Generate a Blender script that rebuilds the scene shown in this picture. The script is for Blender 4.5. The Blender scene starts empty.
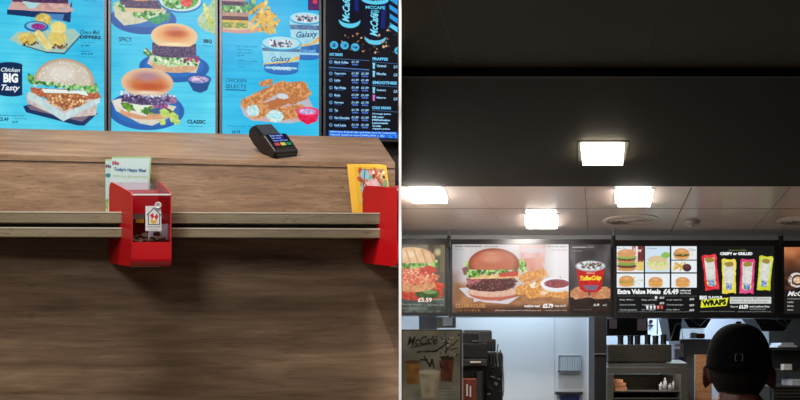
import bpy, bmesh, math, random
import numpy as np
from mathutils import Vector, Matrix

SC = bpy.context.scene
COL = SC.collection
random.seed(4)
F = 700.0; EYE = 1.6; HX = 400.0; HY = 350.0
PI = math.pi

# ------------------------------------------------------------------ camera
cam_d = bpy.data.cameras.new('camera'); cam = bpy.data.objects.new('camera', cam_d); COL.objects.link(cam)
cam.location = (0, 0, EYE); cam.rotation_euler = (PI/2, 0, 0)
cam_d.sensor_width = 36; cam_d.lens = F/800*36; cam_d.shift_y = 150/800
cam_d.clip_start = .02
SC.camera = cam
SC.view_settings.view_transform = 'Standard'; SC.view_settings.look = 'None'
SC.view_settings.gamma = 1; SC.view_settings.exposure = 0; SC.view_settings.use_curve_mapping = False

def X(px, d): return (px-HX)/F*d
def Z(py, d): return EYE+(HY-py)/F*d
def dep(px, y0, t): return y0/(1-t*(px-HX)/F)      # depth at which a wall running y = y0 + t*x is met

def lin(c):
    out = []
    for v in c[:3]:
        v = v/255.0
        out.append(v/12.92 if v <= .04045 else ((v+.055)/1.055)**2.4)
    return tuple(out)+(1.0,)

# ------------------------------------------------------------------ materials
def nmat(name):
    m = bpy.data.materials.new(name); m.use_nodes = True
    nt = m.node_tree; b = nt.nodes['Principled BSDF']
    return m, nt, b

def mat(name, col, rough=.5, metal=0, noise=.08, nscale=12, emis=None, estr=0, bump=0, spec=.5, stretch=(1,1,1)):
    m, nt, b = nmat(name)
    c = lin(col)
    tc = nt.nodes.new('ShaderNodeTexCoord'); mp = nt.nodes.new('ShaderNodeMapping'); mp.inputs['Scale'].default_value = stretch
    nz = nt.nodes.new('ShaderNodeTexNoise'); nz.inputs['Scale'].default_value = nscale; nz.inputs['Detail'].default_value = 4
    cr = nt.nodes.new('ShaderNodeValToRGB')
    k0, k1 = 1-noise, 1+noise
    cr.color_ramp.elements[0].position = .3; cr.color_ramp.elements[1].position = .7
    cr.color_ramp.elements[0].color = (c[0]*k0, c[1]*k0, c[2]*k0, 1); cr.color_ramp.elements[1].color = (min(1,c[0]*k1), min(1,c[1]*k1), min(1,c[2]*k1), 1)
    nt.links.new(tc.outputs['Object'], mp.inputs['Vector']); nt.links.new(mp.outputs['Vector'], nz.inputs['Vector'])
    nt.links.new(nz.outputs['Fac'], cr.inputs['Fac']); nt.links.new(cr.outputs['Color'], b.inputs['Base Color'])
    b.inputs['Roughness'].default_value = rough; b.inputs['Metallic'].default_value = metal
    b.inputs['Specular IOR Level'].default_value = spec
    if emis:
        b.inputs['Emission Color'].default_value = lin(emis); b.inputs['Emission Strength'].default_value = estr
    if bump:
        bp = nt.nodes.new('ShaderNodeBump'); bp.inputs['Strength'].default_value = bump; bp.inputs['Distance'].default_value = .01
        nt.links.new(nz.outputs['Fac'], bp.inputs['Height']); nt.links.new(bp.outputs['Normal'], b.inputs['Normal'])
    return m

def wood(name, dark, mid, light, rough=.45, sc=1.0, spec=.35, fine=.42, fleck=.62):
    m, nt, b = nmat(name)
    tc = nt.nodes.new('ShaderNodeTexCoord')
    def nz(stretch, scale, detail, dist=0):
        mp = nt.nodes.new('ShaderNodeMapping'); mp.inputs['Scale'].default_value = stretch
        n = nt.nodes.new('ShaderNodeTexNoise'); n.inputs['Scale'].default_value = scale*sc; n.inputs['Detail'].default_value = detail
        n.inputs['Distortion'].default_value = dist; n.inputs['Roughness'].default_value = .6
        nt.links.new(tc.outputs['Object'], mp.inputs['Vector']); nt.links.new(mp.outputs['Vector'], n.inputs['Vector'])
        return n
    a = nz((1.2, 9, 11), 2.2, 6, .5)          # broad figure
    g = nz((3, 60, 75), 3.0, 8, .2)           # fine grain
    s = nz((6, 30, 36), 3.0, 3, .8)           # short dark flecks
    r = nt.nodes.new('ShaderNodeValToRGB'); el = r.color_ramp.elements
    el[0].position = .3; el[0].color = lin(dark); el[1].position = .72; el[1].color = lin(light)
    e = el.new(.5); e.color = lin(mid)
    mx = nt.nodes.new('ShaderNodeMix'); mx.data_type = 'FLOAT'; mx.inputs[0].default_value = fine
    nt.links.new(a.outputs['Fac'], mx.inputs[2]); nt.links.new(g.outputs['Fac'], mx.inputs[3])
    nt.links.new(mx.outputs[0], r.inputs['Fac'])
    fr = nt.nodes.new('ShaderNodeValToRGB'); fr.color_ramp.elements[0].position = .30; fr.color_ramp.elements[0].color = (fleck,fleck*.92,fleck*.86,1)
    fr.color_ramp.elements[1].position = .40; fr.color_ramp.elements[1].color = (1,1,1,1)
    nt.links.new(s.outputs['Fac'], fr.inputs['Fac'])
    mm = nt.nodes.new('ShaderNodeMix'); mm.data_type = 'RGBA'; mm.blend_type = 'MULTIPLY'; mm.inputs[0].default_value = 1
    nt.links.new(r.outputs['Color'], mm.inputs[6]); nt.links.new(fr.outputs['Color'], mm.inputs[7])
    nt.links.new(mm.outputs[2], b.inputs['Base Color'])
    b.inputs['Roughness'].default_value = rough; b.inputs['Specular IOR Level'].default_value = spec
    bp = nt.nodes.new('ShaderNodeBump'); bp.inputs['Strength'].default_value = .12; bp.inputs['Distance'].default_value = .002
    nt.links.new(g.outputs['Fac'], bp.inputs['Height']); nt.links.new(bp.outputs['Normal'], b.inputs['Normal'])
    return m

def picmat(name, emit=1.0, rough=.3, base=0.0):
    m, nt, b = nmat(name)
    at = nt.nodes.new('ShaderNodeAttribute'); at.attribute_name = 'Col'
    if base:
        mu = nt.nodes.new('ShaderNodeMix'); mu.data_type = 'RGBA'; mu.blend_type = 'MULTIPLY'; mu.inputs[0].default_value = 1
        mu.inputs[7].default_value = (base, base, base, 1)
        nt.links.new(at.outputs['Color'], mu.inputs[6]); nt.links.new(mu.outputs[2], b.inputs['Base Color'])
    else:
        b.inputs['Base Color'].default_value = (.003, .003, .004, 1)
    if emit:
        nt.links.new(at.outputs['Color'], b.inputs['Emission Color']); b.inputs['Emission Strength'].default_value = emit
    b.inputs['Roughness'].default_value = rough; b.inputs['Specular IOR Level'].default_value = .25 if rough > .28 else .06
    return m

def clear(name, tint=(235,235,240), a=.035, rough=.05):
    m, nt, b = nmat(name)
    nt.nodes.remove(b)
    o = [n for n in nt.nodes if n.type == 'OUTPUT_MATERIAL'][0]
    tr = nt.nodes.new('ShaderNodeBsdfTransparent'); tr.inputs[0].default_value = lin(tint)
    gl = nt.nodes.new('ShaderNodeBsdfGlossy'); gl.inputs['Roughness'].default_value = rough
    mx = nt.nodes.new('ShaderNodeMixShader'); mx.inputs[0].default_value = a
    nt.links.new(tr.outputs[0], mx.inputs[1]); nt.links.new(gl.outputs[0], mx.inputs[2]); nt.links.new(mx.outputs[0], o.inputs[0])
    return m

M = {}
M['oak'] = wood('oak_laminate', (98,76,58), (138,110,86), (176,148,122))
M['oak_low'] = wood('oak_front', (76,56,42), (124,101,80), (170,146,118), sc=.55, fine=.24, fleck=.8)
M['edge'] = wood('grey_oak_edge', (104,94,74), (126,114,92), (146,134,110), sc=1.2)
M['lip'] = mat('pale_edge_band', (200,190,172), .35, 0, .12, 8)
M['black'] = mat('black_void', (9,9,10), .6, 0, .1)
M['bezel'] = mat('navy_black_bezel', (14,16,34), .35, 0, .1)
M['plastic'] = mat('black_plastic', (10,10,13), .35, 0, .1, 20)
M['plastic2'] = mat('grey_plastic', (48,49,54), .4, 0, .1, 20)
M['red'] = mat('red_plastic', (180,12,20), .35, 0, .06, 9)
M['redlow'] = mat('deep_red_plastic', (190,12,24), .3, 0, .06, 9)
M['acryl'] = clear('clear_acrylic')
M['acryllid'] = clear('clear_lid', (250,238,246), .14, .2)
M['white'] = mat('white_paint', (246,246,244), .5, 0, .01, 6)
M['card'] = mat('white_card', (222,222,222), .6, 0, .03)
M['paper'] = mat('paper_edge', (205,215,205), .7, 0, .04)
M['green'] = mat('green_border', (130,160,110), .7, 0, .05)
M['yellow'] = mat('yellow_card', (232,180,26), .5, 0, .05)
M['darkceil'] = mat('dark_ceiling_paint', (62,60,50), .7, 0, .1, 3)
M['bulk'] = mat('dark_bulkhead_paint', (38,35,28), .75, 0, .1, 3, spec=.2)
M['bulkedge'] = mat('black_bulkhead_edge', (18,17,15), .6, 0, .1, 3)
M['ceil'] = mat('satin_ceiling_panel', (196,180,172), .3, 0, .06, 2, spec=.5)
M['seam'] = mat('seam_dark', (70,64,60), .6, 0, .05)
M['seamlite'] = mat('seam_pale', (190,182,176), .5, 0, .05)
M['frame'] = mat('charcoal_frame', (34,33,33), .3, 0, .08, 10)
M['steel'] = mat('brushed_steel', (150,148,140), .35, .85, .12, 8, stretch=(1,1,20))
M['dsteel'] = mat('dark_steel', (74,72,64), .38, .6, .2, 9, stretch=(1,1,10))
M['dark'] = mat('dark_enamel', (20,20,22), .45, 0, .2, 15)
M['darkgrey'] = mat('dark_grey_enamel', (56,58,60), .4, .2, .15, 12)
M['kwall'] = mat('kitchen_wall_white', (222,226,230), .5, 0, .02, 2)
M['wall'] = mat('dark_wall', (34,32,30), .7, 0, .1, 2)
M['floor'] = mat('floor_tile', (150,142,134), .35, 0, .15, 4)
M['lamp'] = mat('lamp_diffuser', (255,250,240), .5, 0, 0, 5, emis=(255,246,236), estr=26)
M['lampw'] = mat('lamp_diffuser_warm', (255,250,230), .5, 0, 0, 5, emis=(255,240,210), estr=22)
M['lampk'] = mat('lamp_diffuser_cool', (230,240,255), .5, 0, 0, 5, emis=(215,232,255), estr=6)
M['trimw'] = mat('lamp_trim', (150,145,138), .4, 0, .03)
M['cap'] = mat('black_cap_cloth', (6,6,7), .9, 0, .2, 60, spec=.1)
M['skin'] = mat('skin', (92,52,38), .5, 0, .1, 10)
M['hair'] = mat('short_dark_hair', (34,27,23), .8, 0, .4, 120)
M['shirt'] = mat('dark_shirt', (30,32,38), .8, 0, .15, 30)
M['trouser'] = mat('dark_trousers', (26,26,30), .8, 0, .15, 30)
M['buckle'] = mat('pale_metal', (190,186,170), .3, .8, .05)
M['paleplas'] = mat('pale_plastic', (200,208,214), .4, 0, .06, 8)
M['orange'] = mat('orange_carton', (238,176,128), .6, 0, .12, 30)
M['brownpanel'] = wood('warm_wood_panel', (206,130,84), (244,176,124), (252,222,186))
M['pinkgrey'] = mat('pinkish_screen', (96,84,88), .3, 0, .1, 10, emis=(96,84,92), estr=.25)
M['coin'] = mat('coin_metal', (150,130,100), .3, .9, .1)
M['kwhite2'] = mat('cool_white_lit', (214,220,232), .4, 0, .04, 5)
M['blue'] = mat('dark_blue_box', (22,30,80), .5, 0, .1)
M['redbox'] = mat('red_orange_carton', (118,50,38), .6, 0, .25, 30)
M['hose'] = mat('braided_hose', (150,155,165), .3, .7, .2, 60)

# ------------------------------------------------------------------ object helpers
def link(name, me, parent=None):
    o = bpy.data.objects.new(name, me); COL.objects.link(o)
    if parent is not None: o.parent = parent; o.matrix_parent_inverse = Matrix.Identity(4)
    return o
def tag(o, label=None, cat=None, group=None, kind=None):
    if label: o['label'] = label
    if cat: o['category'] = cat
    if group: o['group'] = group
    if kind: o['kind'] = kind
    return o
def thing(name, loc, label, cat, group=None):
    o = bpy.data.objects.new(name, None); COL.objects.link(o); o.location = loc; o.empty_display_size = .05
    return tag(o, label, cat, group)
def obj(name, bm, m, parent=None, smooth=False, kind=None, label=None):
    """bm is in WORLD coordinates; stored relative to the parent's origin (or its own centre)."""
    me = bpy.data.meshes.new(name)
    bmesh.ops.recalc_face_normals(bm, faces=bm.faces)
    org = Vector((0,0,0))
    p = parent
    while p is not None: org += p.location; p = p.parent
    if parent is None and len(bm.verts):
        lo = Vector([min(v.co[i] for v in bm.verts) for i in range(3)]); hi = Vector([max(v.co[i] for v in bm.verts) for i in range(3)])
        org = (lo+hi)/2; org.z = lo.z
    for v in bm.verts: v.co -= org
    bm.to_mesh(me); bm.free()
    me.materials.append(m)
    if smooth:
        for f in me.polygons: f.use_smooth = True
    o = link(name, me, parent)
    if parent is None: o.location = org
    if kind: o['kind'] = kind
    if label: o['label'] = label
    return o
def struct(name, bm, m): return obj(name, bm, m, kind='structure')
def NB(): return bmesh.new()
def box(bm, x0, x1, y0, y1, z0, z1, bev=0, seg=2, rot=None):
    r = bmesh.ops.create_cube(bm, size=1); vs = r['verts']
    for v in vs: v.co = Vector(((x0+x1)/2+v.co.x*(x1-x0), (y0+y1)/2+v.co.y*(y1-y0), (z0+z1)/2+v.co.z*(z1-z0)))
    if bev:
        es = list({e for v in vs for e in v.link_edges})
        g = bmesh.ops.bevel(bm, geom=es, offset=bev, segments=seg, affect='EDGES', profile=.5)
        vs = list({v for f in g['faces'] for v in f.verts} | {v for v in vs if v.is_valid})
    if rot:
        c, R = rot
        for v in vs: v.co = c+R @ (v.co-c)
    return bm
def bx(x0, x1, y0, y1, z0, z1, bev=0, seg=2, rot=None): return box(NB(), x0, x1, y0, y1, z0, z1, bev, seg, rot)
def pbox(bm, px0, px1, py0, py1, d, depth, bev=0):
    """a box whose front face sits at distance d and covers the given extent there, going back by depth"""
    return box(bm, X(px0,d), X(px1,d), d, d+depth, Z(py1,d), Z(py0,d), bev)
def hexa(bm, pts):
    """8 points: front quad (4, around) then back quad (4, same order)"""
    v = [bm.verts.new(p) for p in pts]
    for f in ((0,1,2,3),(4,5,6,7),(0,1,5,4),(1,2,6,5),(2,3,7,6),(3,0,4,7)): bm.faces.new([v[i] for i in f])
    return bm
def prism(bm, poly, fa, fb):
    """poly of 2D points, fa/fb map each to the two ends"""
    a = [bm.verts.new(fa(*p)) for p in poly]; b = [bm.verts.new(fb(*p)) for p in poly]
    bm.faces.new(a); bm.faces.new(b[::-1])
    n = len(poly)
    for i in range(n): bm.faces.new((a[i], a[(i+1)%n], b[(i+1)%n], b[i]))
    return bm
def cyl(bm, p0, p1, r0, r1=None, n=20):
    r1 = r0 if r1 is None else r1
    p0 = Vector(p0); p1 = Vector(p1); ax = (p1-p0).normalized()
    u = ax.orthogonal().normalized(); w = ax.cross(u)
    a = []; b = []
    for i in range(n):
        t = 2*PI*i/n; dv = u*math.cos(t)+w*math.sin(t)
        a.append(bm.verts.new(p0+dv*r0)); b.append(bm.verts.new(p1+dv*r1))
    bm.faces.new(a[::-1]); bm.faces.new(b)
    for i in range(n): bm.faces.new((a[i], a[(i+1)%n], b[(i+1)%n], b[i]))
    return bm
def tube(bm, pts, r, n=8):
    for i in range(len(pts)-1): cyl(bm, pts[i], pts[i+1], r, r, n)
    return bm
def lathe(bm, c, prof, n=40):
    rings = []
    for (r, z) in prof:
        rings.append([bm.verts.new((c[0]+r*math.cos(2*PI*i/n), c[1]+r*math.sin(2*PI*i/n), c[2]+z)) for i in range(n)])
    for k in range(len(rings)-1):
        for i in range(n): bm.faces.new((rings[k][i], rings[k][(i+1)%n], rings[k+1][(i+1)%n], rings[k+1][i]))
    bm.faces.new(rings[0][::-1]); bm.faces.new(rings[-1])
    return bm

# ------------------------------------------------------------------ pictures (screens and printed boards): colours laid out on a dense mesh
_rng = np.random.RandomState(7)
def vnoise(h, w, cell, seed):
    r = np.random.RandomState(seed); gh, gw = int(h/cell)+3, int(w/cell)+3
    g = r.rand(gh, gw)
    y = np.arange(h)/cell; x = np.arange(w)/cell
    yi = y.astype(int); xi = x.astype(int); fy = (y-yi)[:,None]; fx = (x-xi)[None,:]
    fy = fy*fy*(3-2*fy); fx = fx*fx*(3-2*fx)
    a = g[yi][:,xi]; b = g[yi][:,xi+1]; c = g[yi+1][:,xi]; d = g[yi+1][:,xi+1]
    return a*(1-fy)*(1-fx)+b*(1-fy)*fx+c*fy*(1-fx)+d*fy*fx

class Pic:
    def __init__(s, x0, y0, x1, y1, bg, S=3.0):
        s.x0, s.y0, s.x1, s.y1, s.S = x0, y0, x1, y1, S
        s.w = int((x1-x0)*S)+1; s.h = int((y1-y0)*S)+1
        s.XX, s.YY = np.meshgrid(np.linspace(x0, x1, s.w), np.linspace(y0, y1, s.h))
        s.im = np.zeros((s.h, s.w, 3)); s.im[:] = bg
        s.texts = []; s.k = 0
    def _n(s, cell):
        s.k += 1; return vnoise(s.h, s.w, max(1.0, cell*s.S), s.k*13+5)
    def put(s, a, col, col2=None, cell=2, gain=1.0):
        col = np.array(col, float)
        if col2 is not None:
            n = np.clip((s._n(cell)-.5)*gain*1.6+.5, 0, 1)[...,None]
            c = col*(1-n)+np.array(col2, float)*n
        else: c = col
        a = np.clip(a, 0, 1)[...,None]
        s.im = s.im*(1-a)+c*a
    def ell(s, cx, cy, rx, ry, col, col2=None, cell=2, ang=0, soft=.6, wob=0, alpha=1, ycut=None, ycutlo=None):
        dx = s.XX-cx; dy = s.YY-cy; ca, sa = math.cos(ang), math.sin(ang)
        u = dx*ca+dy*sa; v = -dx*sa+dy*ca
        r = np.sqrt((u/rx)**2+(v/ry)**2)
        if wob: r = r+(s._n(2.2)-.5)*wob
        a = (1-r)*min(rx, ry)/soft+(.5 if soft <= 1 else 0)
        if ycut is not None: a = np.minimum(a, (ycut-s.YY)*2+.5)
        if ycutlo is not None: a = np.minimum(a, (s.YY-ycutlo)*2+.5)
        s.put(np.clip(a, 0, 1)*alpha, col, col2, cell)
    def poly(s, pts, col, col2=None, cell=2, alpha=1, wob=0):
        X_, Y_ = s.XX, s.YY
        if wob:
            X_ = X_+(s._n(2.5)-.5)*wob; Y_ = Y_+(s._n(2.5)-.5)*wob
        ins = np.zeros(X_.shape, bool); n = len(pts)
        for i in range(n):
            xa, ya = pts[i]; xb, yb = pts[(i+1)%n]
            if ya == yb: continue
            c = ((ya > Y_) != (yb > Y_)) & (X_ < (xb-xa)*(Y_-ya)/(yb-ya)+xa)
            ins ^= c
        s.put(ins*alpha, col, col2, cell)
    def rect(s, x0, y0, x1, y1, col, col2=None, cell=2, alpha=1):
        a = (s.XX >= x0)&(s.XX <= x1)&(s.YY >= y0)&(s.YY <= y1)
        s.put(a*alpha, col, col2, cell)
    def line(s, xa, ya, xb, yb, w, col, col2=None, cell=2, alpha=1, wob=0):
        dx, dy = xb-xa, yb-ya; L = dx*dx+dy*dy
        t = np.clip(((s.XX-xa)*dx+(s.YY-ya)*dy)/L, 0, 1)
        d = np.hypot(s.XX-xa-t*dx, s.YY-ya-t*dy)
        if wob: d = d+(s._n(1.6)-.5)*wob
        s.put(np.clip((w/2-d)*2+.5, 0, 1)*alpha, col, col2, cell)
    def frill(s, xa, ya, xb, yb, th, cols, n=40, r=2.0, seed=1):
        R = random.Random(seed)
        for i in range(n):
            t = R.random(); x = xa+(xb-xa)*t; y = ya+(yb-ya)*t+R.uniform(-th/2, th/2)
            s.ell(x, y, R.uniform(.5,1)*r, R.uniform(.35,.7)*r, R.choice(cols), ang=R.uniform(0,3), wob=.4)
    def dots(s, x0, y0, x1, y1, n, r, cols, seed=1):
        R = random.Random(seed)
        for i in range(n): s.ell(R.uniform(x0,x1), R.uniform(y0,y1), r*R.uniform(.6,1.2), r*R.uniform(.5,1), R.choice(cols), ang=R.uniform(0,3))
    def bun(s, cx, cy, rx, ry, base, hi, lo, ycut, seeds=0):
        s.ell(cx, cy, rx, ry, lo, ycut=ycut)
        s.ell(cx, cy-ry*.06, rx*.95, ry*.9, base, ycut=ycut, soft=3)
        s.ell(cx-rx*.1, cy-ry*.35, rx*.55, ry*.38, hi, soft=4, alpha=.85)
        if seeds:
            R = random.Random(seeds)
            for i in range(seeds):
                a = R.uniform(0, 6.28); q = math.sqrt(R.random())*.9
                yy = cy+q*ry*math.sin(a)
                if yy < ycut-1: s.ell(cx+q*rx*math.cos(a), yy, .8, .5, (240,235,220), ang=R.uniform(0,3), soft=.4)
    def text(s, st, x0, y0, x1, y1, col, bold=.02, rot=0): s.texts.append((st, x0, y0, x1, y1, col, bold, rot))

_tc = {}
def textgeo(st, bold):
    k = (st, bold)
    if k in _tc: return _tc[k]
    cu = bpy.data.curves.new('t', 'FONT'); cu.body = st; cu.resolution_u = 2; cu.offset = bold; cu.size = 1
    if st in ('Galaxy','Tasty','Chicken','McCafé','ToffeeCrisp','Cheese Melt'): cu.shear = .35
    o = bpy.data.objects.new('t', cu); COL.objects.link(o)
    bpy.context.view_layer.update()
    me = bpy.data.meshes.new_from_object(o.evaluated_get(bpy.context.evaluated_depsgraph_get()))
    vs = np.array([v.co[:2] for v in me.vertices]) if len(me.vertices) else np.zeros((1,2))
    fs = [tuple(p.vertices) for p in me.polygons]
    bpy.data.objects.remove(o); bpy.data.curves.remove(cu); bpy.data.meshes.remove(me)
    lo = vs.min(0); hi = vs.max(0); vs = (vs-lo)/np.maximum(hi-lo, 1e-6)
    _tc[k] = (vs, fs); return _tc[k]

def text_into(verts, faces, cols, item, P):
    st, x0, y0, x1, y1, col, bold, rot = item
    vs, fs = textgeo(st, bold); b = len(verts); c = lin(col)
    cx, cy = (x0+x1)/2, (y0+y1)/2; ca, sa = math.cos(rot), math.sin(rot)
    w, h = x1-x0, y1-y0
    for (u, v) in vs:
        dx = (u-.5)*w; dy = (.5-v)*h
        verts.append(P(cx+dx*ca-dy*sa, cy+dx*sa+dy*ca, 1)); cols.append(c)
    for f in fs: faces.append(tuple(b+i for i in f))

def display(name, pic, P, m, parent, extra=None):
    """P(px, py, layer) -> world point on the picture's plane; printed lettering goes in the same mesh, one layer up"""
    verts = []; cols = []; faces = []
    h, w = pic.h, pic.w
    im = np.clip(pic.im, 0, 255)/255.0
    li = np.where(im <= .04045, im/12.92, ((im+.055)/1.055)**2.4)
    xs = np.linspace(pic.x0, pic.x1, w); ys = np.linspace(pic.y0, pic.y1, h)
    A = np.array(P(pic.x0, pic.y0, 0)); B = np.array(P(pic.x1, pic.y0, 0)); C = np.array(P(pic.x0, pic.y1, 0))
    U = np.linspace(0,1,w)[None,:,None]; V = np.linspace(0,1,h)[:,None,None]
    G = (A+(B-A)*U+(C-A)*V).reshape(-1,3)
    idx = np.arange(h*w).reshape(h, w)
    q = np.stack([idx[:-1,:-1], idx[1:,:-1], idx[1:,1:], idx[:-1,1:]], -1).reshape(-1,4)
    for t in pic.texts: text_into(verts, faces, cols, t, P)
    nv = G.shape[0]
    allv = np.vstack([G, np.array([tuple(v) for v in verts])]) if verts else G
    lc = np.hstack([li.reshape(-1,3), np.ones((nv,1))])
    allc = np.vstack([lc, np.array(cols)]) if cols else lc
    org = Vector((0,0,0)); p = parent
    while p is not None: org += p.location; p = p.parent
    allv = allv-np.array(org)
    me = bpy.data.meshes.new(name)
    loops = [q.reshape(-1)]; starts = [np.arange(len(q))*4]; tot = len(q)*4
    extra_l = []; extra_s = []
    for f in faces:
        extra_s.append(tot+len(extra_l)); extra_l += [nv+i for i in f]
    L = np.concatenate([loops[0], np.array(extra_l, int)]) if extra_l else loops[0]
    St = np.concatenate([starts[0], np.array(extra_s, int)]) if extra_s else starts[0]
    me.vertices.add(len(allv)); me.vertices.foreach_set('co', allv.astype(np.float32).ravel())
    me.loops.add(len(L)); me.loops.foreach_set('vertex_index', L.astype(np.int32))
    me.polygons.add(len(St)); me.polygons.foreach_set('loop_start', St.astype(np.int32))
    me.update(calc_edges=True); me.validate()
    ca = me.color_attributes.new('Col', 'FLOAT_COLOR', 'POINT'); ca.data.foreach_set('color', allc.astype(np.float32).ravel())
    me.materials.append(m)
    return link(name, me, parent)

M['machine'] = mat('machine_grey', (112,114,120), .45, .1, .15, 10)
# =================================================================== PARTITION AND SHELL
HALF = .0036
ZC = EYE+.89                    # height of the right-hand room's ceiling
b = NB(); box(b, -HALF, HALF+.0006, 2.08, 7.0, 0, ZC+1.2); box(b, -HALF, HALF+.0006, -2.5, 2.08, ZC+.17, ZC+1.2)  # unseen overhead box added to keep left lamps off the right room
struct('wall_partition', b, M['white'])
struct('floor', bx(-3.4, 4.6, -2.5, 7.1, -.1, 0), M['floor'])
struct('wall_left', bx(-3.5, -3.4, -2.5, 7.1, 0, 4.2), M['wall'])
struct('ceiling_left', bx(-3.4, -HALF, -2.5, 7.0, ZC+1.2, ZC+1.3), M['wall'])
struct('trim_platform', bx(-3.4, -HALF-.001, .4, 3.6, .001, .9), M['floor'])

# =================================================================== LEFT: MENU SCREENS
bgA = np.array((42,188,228.)); 
def cyan_bg(p, lt=(116,228,244), dk=(20,170,222), k=.5, side=0):
    """printed blue planks: broad pale and deep bands of the picture itself"""
    n = p._n(26)*.5+vnoise(p.h, p.w, 9*p.S, p.k+77)*.25
    g = (p.YY-p.y0)/(p.y1-p.y0)
    xx = (p.XX-p.x0)/(p.x1-p.x0)
    a = np.clip(k*(.2+.9*np.clip(g,0,1))+n*.6-.12+side*(xx-.5), 0, 1)[...,None]
    p.im = np.array(dk,float)*(1-a)+np.array(lt,float)*a
    gr = (vnoise(p.h, p.w, 1.4*p.S, 999)[:, :1]-.5)[...,None]
    p.im = p.im+gr*12*np.array((1,1,.7))
GREENS = [(70,140,60),(120,180,90),(40,110,60),(160,205,130),(190,225,190)]
NAVY = (18,62,122)

def pic_s1():
    p = Pic(-1.5, -50, 104.5, 131, bgA); cyan_bg(p, side=-.35)
    # burger cut off by the top of the picture, on a dark board
    p.poly([(7,11),(66,12),(72,0),(70,22),(62,20),(7,16)], (16,48,98)); p.poly([(40,14),(64,14),(62,21),(46,18)], (70,130,190))
    p.ell(40,4,29,8,(214,176,166),(190,146,140),wob=.1); p.rect(12,-14,68,3,(96,62,104),(60,36,70),1.4)
    p.ell(40,-22,30,16,(214,170,130),(200,150,110))
    p.poly([(22,2),(40,4),(31,12)], (170,215,215)); p.poly([(8,11),(12,3),(26,9),(64,10),(68,4),(74,10),(66,12)], (205,165,160))
    # dippers on paper
    p.poly([(9,41),(17,33),(74,28),(80,34),(64,53),(44,52),(22,47)], (150,196,192),(176,200,180)); p.line(64,53,80,35,1.2,(24,70,110)); p.line(22,46,46,52.5,1,(60,60,60)); p.line(46,52.5,64,53,1.2,(24,60,90))
    Y = (228,208,116); Y2 = (200,170,80)
    p.ell(43,20,9.5,7.5,Y,Y2,soft=2); p.ell(58,27,9.5,7,Y,(236,218,140),soft=2)
    p.ell(36,27,12,5.5,(34,96,160)); p.ell(36,26.5,10,4,(120,190,220)); p.ell(38,27,7,3.2,(176,60,150),(120,40,110),1.2)
    p.ell(27,39,11,6.5,Y,Y2,soft=2,wob=.1); p.ell(57,38,11,9.5,Y,(214,190,100),soft=3)
    p.line(38,34,48,47,7,(236,222,150),(220,200,120)); p.dots(50,44,67,48,18,1.2,[(96,56,20),(140,90,30),(170,120,50)],3); p.dots(24,42,38,46,14,1.2,[(60,30,10),(140,90,30),(190,150,60)],5)
    p.ell(57,31,9,2,(244,228,160),soft=2)
    # badge
    p.rect(-1.5,66,22,95,(12,42,84)); p.ell(10,66,12,2.6,(12,42,84)); p.ell(10,95,12,2.6,(12,42,84))
    # chicken burger on board
    p.poly([(23,107),(29,105),(62,108),(98,112),(84,125),(78,125),(26,113)], (26,50,96)); p.poly([(27,106),(62,108),(94,111),(82,121),(30,110)], (120,104,124))
    p.poly([(26,94),(60,104),(98,96),(96,114),(62,118),(27,104)], (214,200,196),(190,170,160),3)
    p.poly([(30,88),(98,90),(101,97),(60,102),(30,95)], (206,120,76),(150,80,60),1.2,wob=1.5)
    p.poly([(44,92),(87,93),(84,104),(64,110),(46,100)], (206,142,92),(150,92,60),1.0,wob=2)
    p.dots(48,95,84,106,60,1.4,[(236,190,130),(170,100,60),(140,80,50),(250,220,170)],8)
    p.poly([(41,89),(86,90),(88,95),(78,93),(44,93)], (226,240,236)); p.poly([(28,92),(34,94),(64,113),(100,96),(100,101),(63,121),(28,99)], (206,226,226),(184,208,210),3)
    p.frill(29,80,96,88,6,GREENS,90,3.4,3); p.frill(28,76,36,84,4,GREENS,20,3,5); p.frill(78,86,97,88,5,GREENS,40,3,6)
    p.bun(64,82,30.5,24,(206,196,180),(222,216,206),(184,158,132),85,130)
    p.frill(34,83,95,87,2,GREENS,40,2.6,13)
    t = p.text
    t('Cheese Melt',80,28.6,100,33.2,(14,60,90),.01); t('DIPPERS',80,34.2,101,37.8,(10,50,80),.045)
    t('Cheese filled bites',81,40.6,96,42,(20,90,130),0); t('£1.49',81,43.4,89,45.6,(16,80,110),.03); t('Share box',81,49.4,90,50.8,(20,90,130),.02); t('£4.69',81,51.8,93,53.6,(16,80,110),.03); t('sweet chilli dip',81,55.4,95,56.8,(20,90,130),0)
    t('Chicken',1,69,20,73.2,(220,235,240),.02); t('BIG',3.5,74.6,18,84,(245,250,250),.05); t('Tasty',1.5,86,20,93.5,(236,245,248),.02)
    t('Sandwich',-1,115.8,9,117.4,(16,70,110),.01); t('£5.49',-1,118.6,8.6,122.6,(16,70,110),.03); t('Large meal',10,115.8,24,117.6,(16,70,110),.01); t('£6.09',12,121.6,18,124,(16,70,110),.02); t('with fries',14,118.8,27,120.2,(16,90,130),0)
    t('Chicken dips',82,-1.5,96,0.2,(16,90,130),0)
    return p

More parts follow.
